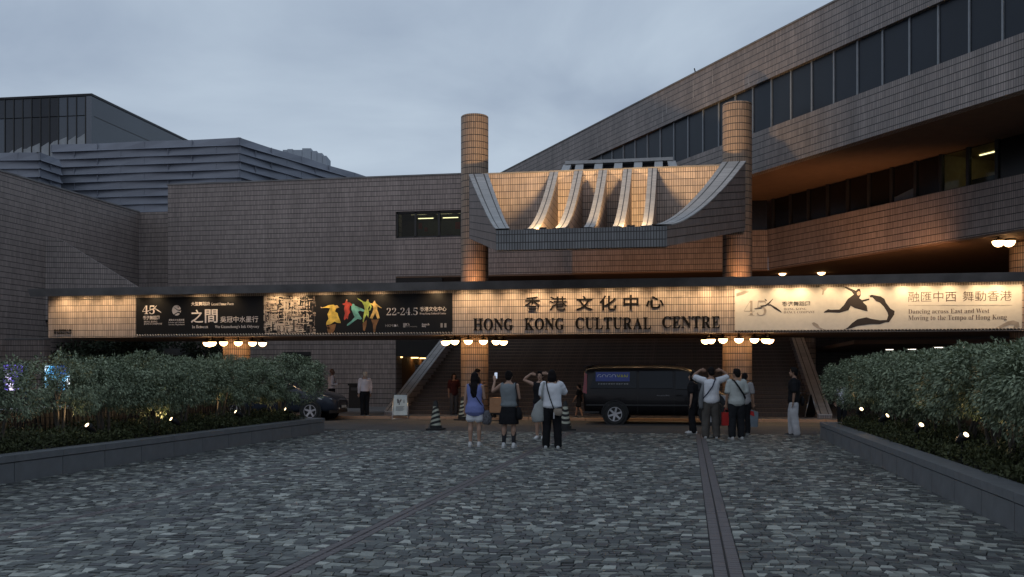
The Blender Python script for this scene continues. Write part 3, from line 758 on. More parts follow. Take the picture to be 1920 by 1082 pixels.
def verts(me):
    a = np.empty(len(me.vertices) * 3, dtype=np.float32); me.vertices.foreach_get('co', a); return a.reshape(-1, 3)
TEXTS = []      # (text, mode, args, offset)
def fit_text(parent, name, text, m, px0, px1, py_top, py_bot, Y, off=0.0, ex=0.0, thick=0.0, frame=None):
    TEXTS.append((parent, name, text, m, px0, px1, py_top, py_bot, Y, off, ex, thick, frame))
def flush_texts():
    mes = glyph_meshes([(t[2], t[10], t[9]) for t in TEXTS])
    for t, me in zip(TEXTS, mes):
        parent, name, text, m, px0, px1, pt, pb, Y, off, ex, thick, frame = t
        a = verts(me); lo, hi = a.min(0), a.max(0)
        if frame: (x0, x1, z0, z1) = frame
        else:
            pm_ = (px0 + px1) / 2
            x0, x1 = at_Y(px0, 500, Y).x, at_Y(px1, 500, Y).x
            z1, z0 = at_Y(pm_, pt, Y).z, at_Y(pm_, pb, Y).z
        b = np.empty_like(a)
        b[:, 0] = x0 + (a[:, 0] - lo[0]) / max(hi[0] - lo[0], 1e-6) * (x1 - x0)
        b[:, 2] = z0 + (a[:, 1] - lo[1]) / max(hi[1] - lo[1], 1e-6) * (z1 - z0)
        b[:, 1] = Y - (a[:, 2] - lo[2]) / max(hi[2] - lo[2], 1e-6) * thick if ex else Y
        me.vertices.foreach_set('co', b.ravel()); me.update()
        me.materials.clear(); me.materials.append(m)
        o = link(name, me, parent)
    TEXTS.clear()

letter_m = plain('dark_bronze_letter', (.007, .0045, .003), .6, .2, 4, spec=.2)
sign = thing('name_sign', 'dark raised lettering with the name of the centre on the lit canopy tiles', 'sign', (-3.2, CY, 3.2))
YS = CY - .012
for ch, a, b, t_, bt in (('香', 984, 1013, 556, 584), ('港', 1030, 1063, 556, 582), ('文', 1080, 1111, 555, 582), ('化', 1124, 1156, 554, 582), ('中', 1169, 1197, 553, 581), ('心', 1211, 1245, 555, 578)):
    fit_text(sign, 'character', ch, letter_m, a, b, t_, bt, YS, .005 if ch in '港香' else .014, .05, .022)
def word(w, p0, p1, t_, b_):
    # letters get their own advance so that the word keeps its proportions
    adv = {'H': 1.0, 'O': 1.0, 'N': .98, 'G': .98, 'K': .98, 'C': .9, 'U': .92, 'L': .82, 'T': .84, 'R': .94, 'A': .94, 'E': .82}
    tot = sum(adv[c] for c in w); x = p0; k = (p1 - p0) / tot
    for c in w:
        fit_text(sign, 'letter', serif(c), letter_m, x + .035 * k, x + adv[c] * k - .05 * k, t_, b_, YS, .004, .05, .022); x += adv[c] * k
word('HONG', 887, 963, 597.0, 619.5); word('KONG', 983, 1059, 596.3, 618.8); word('CULTURAL', 1078, 1222, 595, 617.5); word('CENTRE', 1241, 1351, 593, 615.5)
sm_ = thing('address_sign', 'small dark address lettering low on the bare tiled end of the canopy', 'sign', (-23.4, CY, 3.1))
fit_text(sm_, 'lettering', '梳士巴利道十號', letter_m, 101, 134, 617.3, 621.6, CY - .02, .012, .05, .015)
fit_text(sm_, 'lettering', serif('10 Salisbury Road'), letter_m, 101, 134, 622.5, 626.8, CY - .02, 0, .05, .015)

def banner(name, label, pxa, pxb, y_, m, z0, z1):
    x0, x1 = at_Y(pxa, 600, y_).x, at_Y(pxb, 600, y_).x
    b = thing(name, label, 'banner', ((x0 + x1) / 2, y_, z0))
    # fabric with slight sag between its ties
    nx, nz = 120, 6; mb = MB()
    def P(i, j):
        u, v = i / nx, j / nz
        return (x0 + (x1 - x0) * u, y_ + .0025 * math.sin(u * (x1 - x0) * 1.9) * math.sin(v * math.pi), z0 + (z1 - z0) * v)
    for i in range(nx):
        for j in range(nz):
            mb.poly([P(i, j), P(i+1, j), P(i+1, j+1), P(i, j+1)])
    f = mb.build('fabric', m, b, smooth=True, recalc=False)
    MB().tube([(x0, y_, z0 - .03), (x1, y_, z0 - .03)], .012, 6).build('rope', M['black_metal'], b)
    lac = MB(); x = x0 + .05
    while x < x1:
        lac.bar((x, y_ - .015, z0 + .02), (x + .035, y_ - .015, z0 - .035), .022); x += .105
    tag(lac.build('lacing', plain('white_cord', (.6, .55, .5), .7), b), kind='stuff')
    return b, x0, x1
zb0 = 3.06; zb1 = 4.44
blackc = plain('black_banner_cloth', (.007, .0065, .0065), .5, .1, spec=.25); whitec = plain('white_banner_cloth', (.62, .575, .51), .55, .05)
ban1, b1x0, b1x1 = banner('black_banner', 'long black banner with dancers in coloured costumes on the canopy', 255, 848, CY - .06, blackc, zb0, zb1)
ban2, b2x0, b2x1 = banner('white_banner', 'long white banner with a leaping dancer in black on the canopy', 1378, 1916, CY - .06, whitec, zb0, zb1)
YF = CY - .0655
pinkw = plain('pink_white_print', (.68, .60, .56), .6, .03)
greyp = plain('grey_print', (.30, .27, .25), .6, .05); darkp = plain('dark_brown_print', (.022, .014, .011), .6, .1); brownp = plain('brown_print', (.10, .065, .05), .6, .05)
taup = plain('taupe_print', (.34, .29, .245), .6, .2)
T = lambda s, m, a, b, t, bt, off=0, p=ban1: fit_text(p, 'lettering', s, m, a, b, t, bt, YF, off)
T(serif('45'), pinkw, 267, 290, 573, 589, -.012)
T('香港舞蹈團', pinkw, 268, 299, 592, 599.5, .01)
T(serif('HONG KONG'), pinkw, 270, 295, 601.5, 604.8, -.01); T(serif('DANCE COMPANY'), pinkw, 270, 304, 605.6, 608.9, -.01)
T('康樂及文化事務署', pinkw, 316.5, 345.5, 598, 601.8, .008); T(serif('Leisure and Cultural'), pinkw, 316, 345.5, 603, 605.8, -.01); T(serif('Services Department'), pinkw, 316, 346, 607, 610.5, -.01)
T('大型舞蹈詩', pinkw, 358.5, 393.5, 566, 573, .006); T(serif('Grand Dance Poem'), pinkw, 396, 438, 567, 572.5, -.01)
T('之', pinkw, 358, 381, 580.5, 605.5, .014); T('間', pinkw, 384, 408, 580, 605.5, .014)
T('吳冠中水墨行', pinkw, 413, 484, 593, 604.5, .006)
T(serif('In Between'), pinkw, 360, 390, 610, 615.5, -.008); T(serif("Wu Guanzhong's Ink Odyssey"), pinkw, 403, 486, 609.5, 616.5, -.008)
T(serif('22-24.5'), pinkw, 725, 783, 577, 591, -.016); T('香港文化中心', pinkw, 787, 837, 575, 583.5, .006); T(serif('Hong Kong Cultural Centre'), pinkw, 787, 836, 586, 590.5, -.01)
T('HKMOA', greyp, 722.5, 747, 608, 613, .0); T(serif('ICA'), pinkw, 760, 768, 606, 610.5, 0); T('Art Consultancy', greyp, 760, 782, 611, 614, 0)
T(serif('french'), pinkw, 791, 805, 606, 610, 0); T(serif('may'), pinkw, 791, 799, 610.5, 614.2, 0)
W = lambda s, m, a, b, t, bt, off=0: T(s, m, a, b, t, bt, off, ban2)
W(serif('45'), taup, 1395, 1437, 562, 592, -.02)
W('香港舞蹈團', darkp, 1466, 1519, 565, 574, .01)
W(serif('HONG KONG'), brownp, 1469.5, 1512, 577, 581.6, -.012); W(serif('DANCE COMPANY'), brownp, 1469.5, 1528, 583, 587.6, -.012)
W('融匯中西', brownp, 1703, 1793, 546.5, 566, -.004); W('舞動香港', brownp, 1805, 1897, 545.5, 564.5, -.004)
W(serif('Dancing across East and West'), brownp, 1703, 1855, 579, 590, -.008); W(serif('Moving to the Tempo of Hong Kong'), brownp, 1703, 1888, 590.5, 602.5, -.008)

def print_poly(parent, name, m, pts, sc, ox, oy, Y, z=None):
    mb = MB().poly([at_Y(ox + x / sc, oy + y / sc, Y) for x, y in pts])
    return mb.build(name, m, parent, recalc=False)
K = (3.556, 1380, 420)
yfig = YF
skin_p = plain('printed_skin', (.5, .34, .25), .6, .05)
print_poly(ban2, 'printed_dancer', darkp, [(725,418),(740,420),(770,432),(800,445),(812,432),(826,432),(831,448),(832,475),(822,495),(840,508),(888,497),(890,506),(845,520),(872,545),(878,582),(845,575),(790,560),(765,545),(750,575),(690,592),(620,590),(585,592),(588,585),(615,568),(630,572),(690,570),(720,540),(745,500),(785,470),(770,450),(728,428)], *K, yfig)
print_poly(ban2, 'printed_ribbon', darkp, [(890,478),(905,472),(965,483),(990,500),(1000,525),(1030,565),(1058,580),(1055,605),(1020,655),(1000,655),(960,668),(900,668),(810,680),(770,695),(710,708),(745,690),(775,660),(810,635),(870,622),(900,632),(960,642),(1005,640),(1015,610),(1010,590),(985,550),(960,525),(935,515),(910,490),(895,490)], *K, yfig)
print_poly(ban2, 'printed_face', skin_p, [(806,456),(818,448),(828,452),(829,470),(818,478),(808,474)], *K, yfig - .0015)
print_poly(ban2, 'ink_splash', taup, [(505,660),(520,655),(545,668),(560,690),(595,705),(570,705),(540,695),(515,678)], *K, yfig)
print_poly(ban2, 'ink_splash', taup, [(1730,695),(1770,672),(1810,650),(1850,643),(1885,655),(1892,685),(1870,697),(1850,692),(1855,675),(1830,672),(1790,685),(1760,697)], *K, yfig)
print_poly(ban2, 'ink_splash', taup, [(548,412),(580,410),(625,415),(610,425),(600,440),(588,448),(583,472),(572,472),(578,440),(566,428)], *K, yfig)
print_poly(ban2, 'ink_splash', taup, [(2,462),(60,445),(88,452),(50,470),(2,484)], *K, yfig)
print_poly(ban2, 'rule', taup, [(1148,542),(1842,541),(1842,543.5),(1148,544.5)], *K, yfig)
def swoosh(parent, m, sc, ox, oy):
    for pts in ([(0,7),(9,6),(16,1.5),(24,-6),(25,-5.6),(18,3),(11,8),(2,9.4)], [(8,-6),(11,-4.6),(13,-2),(12.4,-1),(10,-3)], [(14,5),(20,4.6),(30,10),(39,17),(41,20.4),(28,13.4),(20,7),(15,6.6)], [(-12,12.4),(0,11.4),(7,9.6),(2,12.4),(-8,13.6)]):
        print_poly(parent, 'swoosh', m, pts, sc, ox, oy, YF - .0015)
swoosh(ban2, darkp, 1.0, 1425, 566); swoosh(ban1, pinkw, 1.9, 281, 576)
# round emblem of a figure on the black banner
ec = at_Y(331, 582, YF)
MB().poly([(ec.x + .178 * math.cos(2*math.pi*k/28), YF, ec.z + .192 * math.sin(2*math.pi*k/28)) for k in range(28)]).build('emblem_disc', pinkw, ban1, recalc=False)
for pts in ([(625,262),(690,300),(725,300),(737,278),(742,300),(722,318),(685,312),(640,275)], [(582,412),(625,372),(690,330),(712,330),(728,345),(722,380),(712,352),(690,345),(640,378),(588,416)], [(684,262),(691,256),(700,256),(707,263),(700,272),(691,272)]):
    print_poly(ban1, 'emblem_figure', blackc, pts, 7.385, 240, 540, YF - .0015)
for px in (756, 826, 833): MB().poly([at_Y(px, 606, YF), at_Y(px + 4, 606, YF), at_Y(px + 4, 614, YF), at_Y(px, 614, YF)]).build('partner_logo', greyp, ban1, recalc=False)
ML = at_Y(741, 610.5, YF); MB().poly([(ML.x + .035*math.cos(k), YF - .0015, ML.z + .035*math.sin(k)) for k in np.arange(0, 6.28, .5)]).build('partner_logo', pinkw, ban1, recalc=False)
# abstract print: a maze of short bars (plain stand-in) fading to black
maze = {k: MB() for k in range(4)}
mzm = [plain('beige_print', (.55, .45, .36), .6, .1), plain('tan_print', (.36, .28, .22), .6, .1), plain('brown_maze_print', (.16, .12, .10), .6, .1), plain('soot_print', (.05, .04, .036), .6, .1)]
rr = random.Random(11)
X0m, X1m = at_Y(494.5, 600, YF).x, at_Y(592, 600, YF).x
base_m = MB(); nb_ = 14
for i in range(nb_):
    pass
gx = 62; gz = 44; cw = (X1m - X0m) / gx; chh = (zb1 - zb0 - .02) / gz
grid = [[0] * gz for _ in range(gx)]
for _ in range(760):
    i, j = rr.randrange(gx), rr.randrange(gz)
    hor = rr.random() < .5; Lr = rr.randrange(3, 14); w = rr.choice((1, 1, 1, 2))
    fade = max(0, (i / gx - .62) / .38); c = rr.choices((1, 2, 3, 4, 0), (4 * (1 - fade) + .02, 3 * (1 - fade), 1.2, 1 + 2 * fade, 1.3 + 9 * fade))[0]
    for q in range(Lr):
        for ww in range(w):
            a_, b_ = (i + q, j + ww) if hor else (i + ww, j + q)
            if a_ < gx and b_ < gz: grid[a_][b_] = c
for j in range(gz):
    i = 0
    while i < gx:
        c = grid[i][j]; i2 = i
        while i2 < gx and grid[i2][j] == c: i2 += 1
        if c: maze[c - 1].poly([(X0m + i*cw, YF, zb0 + .01 + j*chh), (X0m + i2*cw, YF, zb0 + .01 + j*chh), (X0m + i2*cw, YF, zb0 + .01 + (j+.86)*chh), (X0m + i*cw, YF, zb0 + .01 + (j+.86)*chh)])
        i = i2
for k, m_ in enumerate(mzm): tag(maze[k].build('maze_print', m_, ban1, recalc=False), kind='stuff')
# dancers in coloured costumes printed on the black banner
K2 = (5.0526, 480, 540)
ycol, ored, teal, lime, gold, skn, refl = [plain(n_, c_, .6, .5, 5) for n_, c_ in (('yellow_print', (.60, .42, .07)), ('red_print', (.40, .045, .03)), ('teal_print', (.12, .34, .30)), ('lime_print', (.38, .48, .10)), ('gold_print', (.62, .40, .12)), ('skin_print', (.55, .36, .22)), ('amber_reflection_print', (.20, .09, .03)))]
def dn(name, m, pts, dy=0): print_poly(ban1, name, m, pts, *K2, YF - .0005 - dy * .6)
dn('printed_dancer', ycol, [(625,186),(655,178),(690,162),(735,158),(765,178),(757,200),(748,222),(775,240),(778,262),(800,318),(802,332),(770,330),(745,318),(722,332),(705,345),(690,348),(665,348),(668,322),(688,292),(676,250),(690,222),(702,192),(670,188),(632,190)])
dn('printed_dancer', gold, [(757,195),(745,180),(748,168),(762,162),(775,168),(782,180),(790,184),(772,190)], .001)
dn('printed_dancer', ored, [(815,150),(845,140),(852,118),(862,118),(868,138),(885,135),(915,158),(905,172),(890,165),(885,195),(892,230),(878,250),(872,290),(862,298),(858,282),(846,298),(834,305),(832,285),(842,240),(834,200),(842,165),(828,160)])
dn('printed_dancer', teal, [(903,175),(915,150),(930,152),(938,168),(960,175),(1005,195),(1030,212),(1020,225),(985,215),(965,225),(985,262),(1005,290),(990,300),(962,292),(930,315),(885,350),(862,360),(862,345),(905,310),(935,275),(918,240),(905,205)])
dn('printed_dancer', lime, [(955,92),(985,108),(1020,130),(1046,130),(1052,115),(1066,115),(1070,132),(1090,150),(1095,180),(1085,212),(1068,215),(1082,185),(1074,165),(1062,195),(1070,235),(1064,280),(1048,250),(1030,290),(1018,328),(1010,320),(1018,260),(1030,200),(1022,165),(1005,135),(968,108)])
dn('printed_dancer', gold, [(1072,140),(1105,148),(1112,130),(1128,128),(1134,145),(1160,165),(1194,190),(1186,192),(1150,175),(1148,205),(1160,240),(1172,285),(1150,292),(1128,235),(1105,290),(1078,285),(1100,235),(1112,200),(1110,170),(1085,150)])
for pts in ([(612,178),(628,183),(630,192),(616,190)], [(855,108),(864,108),(866,120),(856,120)], [(1053,110),(1066,110),(1068,122),(1054,122)], [(1116,122),(1127,122),(1129,133),(1117,133)]): dn('printed_face', skn, pts, .002)
for pts in ([(690,352),(760,340),(745,395),(720,438),(690,436),(672,392)], [(1090,298),(1165,298),(1140,355),(1128,420),(1112,420),(1108,350)], [(1010,335),(1050,300),(1045,360),(1030,410),(1015,400)], [(665,352),(668,350),(700,380),(690,400)]): dn('printed_reflection', refl, pts)
flush_texts()
# ================================================================== BACKGROUND BUILDINGS
mus = thing('museum_building', 'grey building behind the left wall wrapped in folded horizontal fins', 'building', at_depth(447, 700, 100))
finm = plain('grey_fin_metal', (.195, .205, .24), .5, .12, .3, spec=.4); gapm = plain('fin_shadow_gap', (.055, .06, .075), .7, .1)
Cn = at_depth(447, 702, 100); Cn.z = 0
Lp, Rp = at_depth(108, 702, 103.0), at_depth(700, 702, 121)
def hz(py, D): return HC + (HY - py) / F * D
ztop = hz(260, 100); Lp.z = Rp.z = 0
fh = .815
def facade(A, B, fold, parent, ztop, nfin, seg_len):
    dv = (B - A); L = dv.length; u = dv / L; nn = Vector((u.y, -u.x, 0))
    if nn.dot(-A) < 0: nn = -nn
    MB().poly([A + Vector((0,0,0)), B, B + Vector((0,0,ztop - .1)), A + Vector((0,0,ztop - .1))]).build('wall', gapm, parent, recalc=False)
    A = A - u * .42; B = B + u * .42; L += .84; ns = max(2, int(L / seg_len))
    for k in range(nfin):
        z1 = ztop - k * fh; mb = MB(); ph = k % 2
        for s_ in range(ns):
            a, b = A + u * (L * s_ / ns), A + u * (L * (s_ + 1) / ns)
            oa = .45 if (s_ + ph) % 4 == 0 else (.17 if (s_ + ph) % 4 == 2 else .31); ob = .45 if (s_ + 1 + ph) % 4 == 0 else (.17 if (s_ + 1 + ph) % 4 == 2 else .31)
            lo, hi, lip = z1 - fh + .10, z1, z1 - fh
            bo = .50
            mb.poly([a + nn*bo + Vector((0,0,lo)), b + nn*bo + Vector((0,0,lo)), b + nn*ob + Vector((0,0,hi)), a + nn*oa + Vector((0,0,hi))])
            mb.poly([a + nn*.02 + Vector((0,0,hi)), a + nn*oa + Vector((0,0,hi)), b + nn*ob + Vector((0,0,hi)), b + nn*.02 + Vector((0,0,hi))])
            mb.poly([a + nn*(bo+.12) + Vector((0,0,lip)), b + nn*(bo+.12) + Vector((0,0,lip)), b + nn*bo + Vector((0,0,lo)), a + nn*bo + Vector((0,0,lo))])
            mb.poly([a + nn*.02 + Vector((0,0,lip)), b + nn*.02 + Vector((0,0,lip)), b + nn*(bo+.12) + Vector((0,0,lip)), a + nn*(bo+.12) + Vector((0,0,lip))])
            if (s_ + ph) % 2 == 0:
                mb.obox(a + nn * .43 + Vector((0, 0, z1 - fh/2)), u * .025, nn * .075, Vector((0, 0, fh/2 - .06)))
        mb.build('fin', finm, parent, recalc=False)
facade(Lp, Cn, 1, mus, ztop, 15, 2.4); facade(Cn, Rp, 1, mus, ztop, 15, 2.4)
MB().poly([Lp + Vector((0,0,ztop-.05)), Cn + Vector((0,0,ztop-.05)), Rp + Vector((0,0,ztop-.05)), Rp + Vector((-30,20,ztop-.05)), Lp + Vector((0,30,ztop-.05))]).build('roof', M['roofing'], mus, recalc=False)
mu2 = thing('museum_annexe', 'lower finned block at the left frame edge under the glass box', 'building', at_depth(60, 700, 96))
A2_, B2_, C2_ = at_depth(-120, 702, 96.4), at_depth(72, 702, 96), at_depth(103, 702, 98.4)
for q in (A2_, B2_, C2_): q.z = 0
zt2 = hz(287.5, 96)
facade(A2_, B2_, 1, mu2, zt2, 10, 2.2); facade(B2_, C2_, 1, mu2, zt2, 10, 2.2)
MB().poly([A2_ + Vector((0,0,zt2-.05)), B2_ + Vector((0,0,zt2-.05)), C2_ + Vector((0,0,zt2-.05)), C2_ + Vector((-8,14,zt2-.05)), A2_ + Vector((0,20,zt2-.05))]).build('roof', M['roofing'], mu2, recalc=False)
# glass box above
gb = thing('glass_building', 'dark glass box rising behind the finned museum at the top left', 'building', at_depth(170, 700, 112))
G0, G1, G2 = at_depth(-130, 702, 115), at_depth(172, 702, 112), at_depth(390, 702, 140)
for q in (G0, G1, G2): q.z = 0
zg = hz(176.5, 112); zm = hz(216, 112); zl = hz(300, 112)
gu = (G1 - G0).normalized(); gn = Vector((gu.y, -gu.x, 0)); gn = gn if gn.dot(-G0) > 0 else -gn
def gp(s_, z, d=0): p = G1 - gu * s_ + gn * d; return Vector((p.x, p.y, z))
def gmat(nm, c, r, sp): return plain(nm, c, r, .12, .15, spec=sp)
gm_ = [gmat('tower_glass', (.022, .028, .038), .12, .55), gmat('tower_glass_sky_reflection', (.055, .07, .09), .1, .7), gmat('tower_glass_deep', (.016, .02, .027), .18, .4)]  # the paler pane has the sky's reflection painted into its base colour
gs = (G1 - G0).length
MB().poly([gp(0, 0, -.3), gp(gs, 0, -.3), gp(gs, zg, -.3), gp(0, zg, -.3)]).build('wall', M['frame'], gb, recalc=False)
pw = 1.12; s_ = .75; k = 0
while s_ < gs - pw:
    for (z0, z1, rw) in ((zm + .05, zg - .25, 0), (zl - 6, zm - .05, 1)):
        m_ = gm_[1] if (rw == 1 and k > 8) or k < 3 else gm_[2] if 3 <= k < 6 else gm_[0]
        MB().prism([gp(s_ + .03, z0), gp(s_ + pw - .03, z0), gp(s_ + pw - .03, z1), gp(s_ + .03, z1)], -gn * .1).build('pane', m_, gb)
    MB().prism([gp(s_ - .05, zl - 6, .08), gp(s_ + .05, zl - 6, .08), gp(s_ + .05, zg - .2, .08), gp(s_ - .05, zg - .2, .08)], -gn * .1).build('mullion', M['frame'], gb)
    s_ += pw; k += 1
MB().prism([gp(-.1, zg - .2, .15), gp(gs, zg - .2, .15), gp(gs, zg + .05, .15), gp(-.1, zg + .05, .15)], -gn * .3).build('roof_edge', M['black_metal'], gb)
MB().prism([gp(-.0, zl - 6, .1), gp(.62, zl - 6, .1), gp(.62, zg - .22, .1), gp(-.0, zg - .22, .1)], -gn * .3).build('corner_post', plain('corner_metal', (.13, .14, .16), .5, .1), gb)
# pale ridge-shaped print inside the lower panes
rr2 = random.Random(4)
def mountain(pts, m, d, nm): MB().poly([gp(x, z, d) for x, z in pts]).build(nm, m, gb, recalc=False)
mpale = plain('pale_film', (.30, .31, .32), .5, .15, 1.5)
for k in range(9):
    x0 = .75 + k * pw + .05; x1 = x0 + pw - .12; b_ = zl - .2; h0 = zl + 3.0 - .20 * k
    mountain([(x0, b_ - 3), (x1, b_ - 3), (x1, h0 - .55 + .35 * rr2.random()), ((x0 * .4 + x1 * .6), h0 - .3 + .3 * rr2.random()), (x0, h0 + .2 * rr2.random())], mpale, .012, 'window_film')
gu2 = (G2 - G1).normalized(); gn2 = Vector((gu2.y, -gu2.x, 0)); gn2 = gn2 if gn2.dot(-G1) > 0 else -gn2
def gq(s_, z, d=0): p = G1 + gu2 * s_ + gn2 * d; return Vector((p.x, p.y, z))
gl2 = (G2 - G1).length
MB().prism([gq(0, 0), gq(gl2, 0), gq(gl2, zg - .2), gq(0, zg - .2)], -gn2 * .3).build('side_wall', plain('dark_cladding', (.052, .064, .08), .22, .12, .12, spec=.55), gb)
MB().prism([gq(.5, zm + .02, .03), gq(gl2 * .5, zm + .02, .03), gq(gl2 * .5, zm - .06, .03), gq(.5, zm - .06, .03)], -gn2 * .025).build('joint', M['frame'], gb)
MB().prism([gq(-.1, zg - .2, .1), gq(gl2, zg - .2, .1), gq(gl2, zg + .05, .1), gq(-.1, zg + .05, .1)], -gn2 * .3).build('roof_edge', M['black_metal'], gb)
# far tower top
tw = thing('far_tower', 'pale stepped tower top far away between the museum and the tiled wall', 'building', at_depth(570, 700, 330))
tm = plain('far_tower_concrete', (.33, .36, .40), .8, .05, .1)
for a, b, t_ in ((530, 538, 281), (538.6, 549, 279.5), (549.6, 566, 281), (566.6, 583, 278), (584, 594, 283), (594.6, 604, 287), (604.6, 612, 292)):
    p, q = at_depth(a, 702, 330), at_depth(b, 702, 330)
    MB().prism([(p.x, p.y, 0), (q.x, q.y, 0), (q.x - 1.5, q.y + 8, 0), (p.x - 1.5, p.y + 8, 0)], (0, 0, hz(t_, 330))).build('block', tm, tw)

# ================================================================== PLANTERS
gran = plain('planter_granite', (.135, .14, .145), .7, .12, 5, bump=.15, bscale=90)
soil = plain('dark_soil', (.022, .018, .014), .95, .3, 9, bump=.5, bscale=20)
YN, YE, WH = 4.0, 25.7, .40
def planter(name, label, x_in, x_out):
    sg = 1 if x_out > x_in else -1
    pl = thing('planter', label, 'planter', ((x_in + x_out) / 2, 15, 0), group='stone planters beside the plaza')
    xa, xb = sorted((x_in, x_out))
    y = YN; L = 1.15
    lo = MB().box((-.16, .008, -.03), (.16, L - .008, WH - .112)).mesh('panel', gran); hi = MB().box((-.17, .003, WH - .098), (.17, L - .003, WH)).mesh('coping_stone', gran)
    n = int((YE - YN) / L)
    for i in range(n + 1):
        yy = YE - L * (i + 1)
        for me, nm in ((lo, 'panel'), (hi, 'coping_stone')):
            o = link(nm, me, pl); o.location = (x_in + sg * .165, yy, 0)
    MB().box((xa + .34, YE - .32, -.03), (xb, YE - .003, WH - .105)).build('end_panel', gran, pl) if sg > 0 else MB().box((xa, YE - .32, -.03), (xb - .34, YE - .003, WH - .105)).build('end_panel', gran, pl)
    MB().box((xa + .345, YE - .33, WH - .098), (xb, YE + .005, WH)).build('end_coping', gran, pl) if sg > 0 else MB().box((xa, YE - .33, WH - .098), (xb - .345, YE + .005, WH)).build('end_coping', gran, pl)
    MB().box((x_in + sg * .02, YN, -.04), (x_in + sg * .3, YE - .02, WH - .15)).build('core', M['dark'], pl)
    s = MB().box((min(x_in + sg*.335, x_out), YN, -.04), (max(x_in + sg*.335, x_out), YE - .34, WH - .06)); s.build('soil', soil, pl)
    return pl
planter('planter', 'long low stone planter along the left edge of the plaza', PX0, -12.3)
planter('planter', 'long low stone planter along the right edge of the plaza', PX1, 5.4)
# low tiled walls behind the planters
for nm, lab, xa, xb, zt in (('low_wall', 'low dark tiled wall with pale coping behind the left hedge', -12.75, -12.42, .95), ('low_wall', 'low dark tiled wall with pale coping behind the right hedge', 5.55, 5.9, .93)):
    lw_ = thing(nm, lab, 'wall', ((xa + xb) / 2, 14, 0))
    box('body', (xa, 3, -.05), (xb, 25.2, zt - .05), M['tile_dark'], lw_, uv=True); box('coping', (xa - .03, 3, zt - .05), (xb + .03, 25.2, zt), plain('pale_coping', (.33, .31, .31), .7, .1), lw_)
def railing(lab, x, y0, y1, z0, z1, step=.13):
    r_ = thing('railing', lab, 'railing', (x, (y0 + y1) / 2, z0))
    MB().box((x - .02, y0, z1 - .04), (x + .02, y1, z1)).build('top_rail', M['black_metal'], r_)
    MB().box((x - .015, y0, z0 + .08), (x + .015, y1, z0 + .11)).build('bottom_rail', M['black_metal'], r_)
    bm_ = MB().box((-.008, -.008, z0), (.008, .008, z1 - .04)).mesh('bar', M['black_metal'])
    y = y0
    while y < y1:
        o = link('bar', bm_, r_); o.location = (x, y, 0); y += step
railing('black metal bar railing at the back of the left planter', -12.15, 8, 25.2, .34, 1.05)
railing('black metal bar railing on the low wall behind the right hedge', 5.72, 6, 25, .93, 1.6, .14)

# ------------------------------------------------------------------ trees of the clipped hedges
def leaf_arrays(centers, normals, per, rad, L, Wd, rs, droop=.55):
    n = len(centers) * per
    c = np.repeat(centers, per, 0); nr = np.repeat(normals, per, 0)
    off = rs.normal(size=(n, 3)); off /= np.linalg.norm(off, axis=1, keepdims=True) + 1e-9
    p = c + off * rad * (rs.random((n, 1)) ** .4)
    out = off * .55 + nr * .6; out[:, 2] -= droop * (.4 + rs.random(n)); out += rs.normal(size=(n, 3)) * .35
    d = out / (np.linalg.norm(out, axis=1, keepdims=True) + 1e-9)
    up = nr * .5 + np.array([0, 0, 1.0]) + rs.normal(size=(n, 3)) * .45
    s = np.cross(d, up); s /= np.linalg.norm(s, axis=1, keepdims=True) + 1e-9
    nn = np.cross(s, d)
    k = (.7 + .6 * rs.random((n, 1)))
    l = L * k; w = Wd * k
    v0 = p; v1 = p + d * l * .45 + s * w * .5 + nn * l * .04; v2 = p + d * l - nn * l * .1; v3 = p + d * l * .45 - s * w * .5 + nn * l * .04
    V = np.stack([v0, v1, v2, v3], 1).reshape(-1, 3)
    return V
def quads_mesh(name, V, m):
    n = len(V) // 4; me = bpy.data.meshes.new(name)
    me.vertices.add(n * 4); me.vertices.foreach_set('co', V.astype(np.float32).ravel())
    me.loops.add(n * 4); me.loops.foreach_set('vertex_index', np.arange(n * 4, dtype=np.int32))
    me.polygons.add(n); me.polygons.foreach_set('loop_start', np.arange(0, n * 4, 4, dtype=np.int32)); me.polygons.foreach_set('loop_total', np.full(n, 4, dtype=np.int32))
    me.update(calc_edges=True); me.validate()
    me.materials.append(m); return me
leafm = leaf_mat('ficus_leaf', (.075, .10, .058), (.34, .39, .25))
shrubm = leaf_mat('shrub_leaf', (.045, .055, .025), (.11, .12, .05))
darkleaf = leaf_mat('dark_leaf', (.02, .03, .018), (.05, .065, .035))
barkm = plain('ficus_bark', (.10, .085, .07), .8, .3, 12, bump=.4)
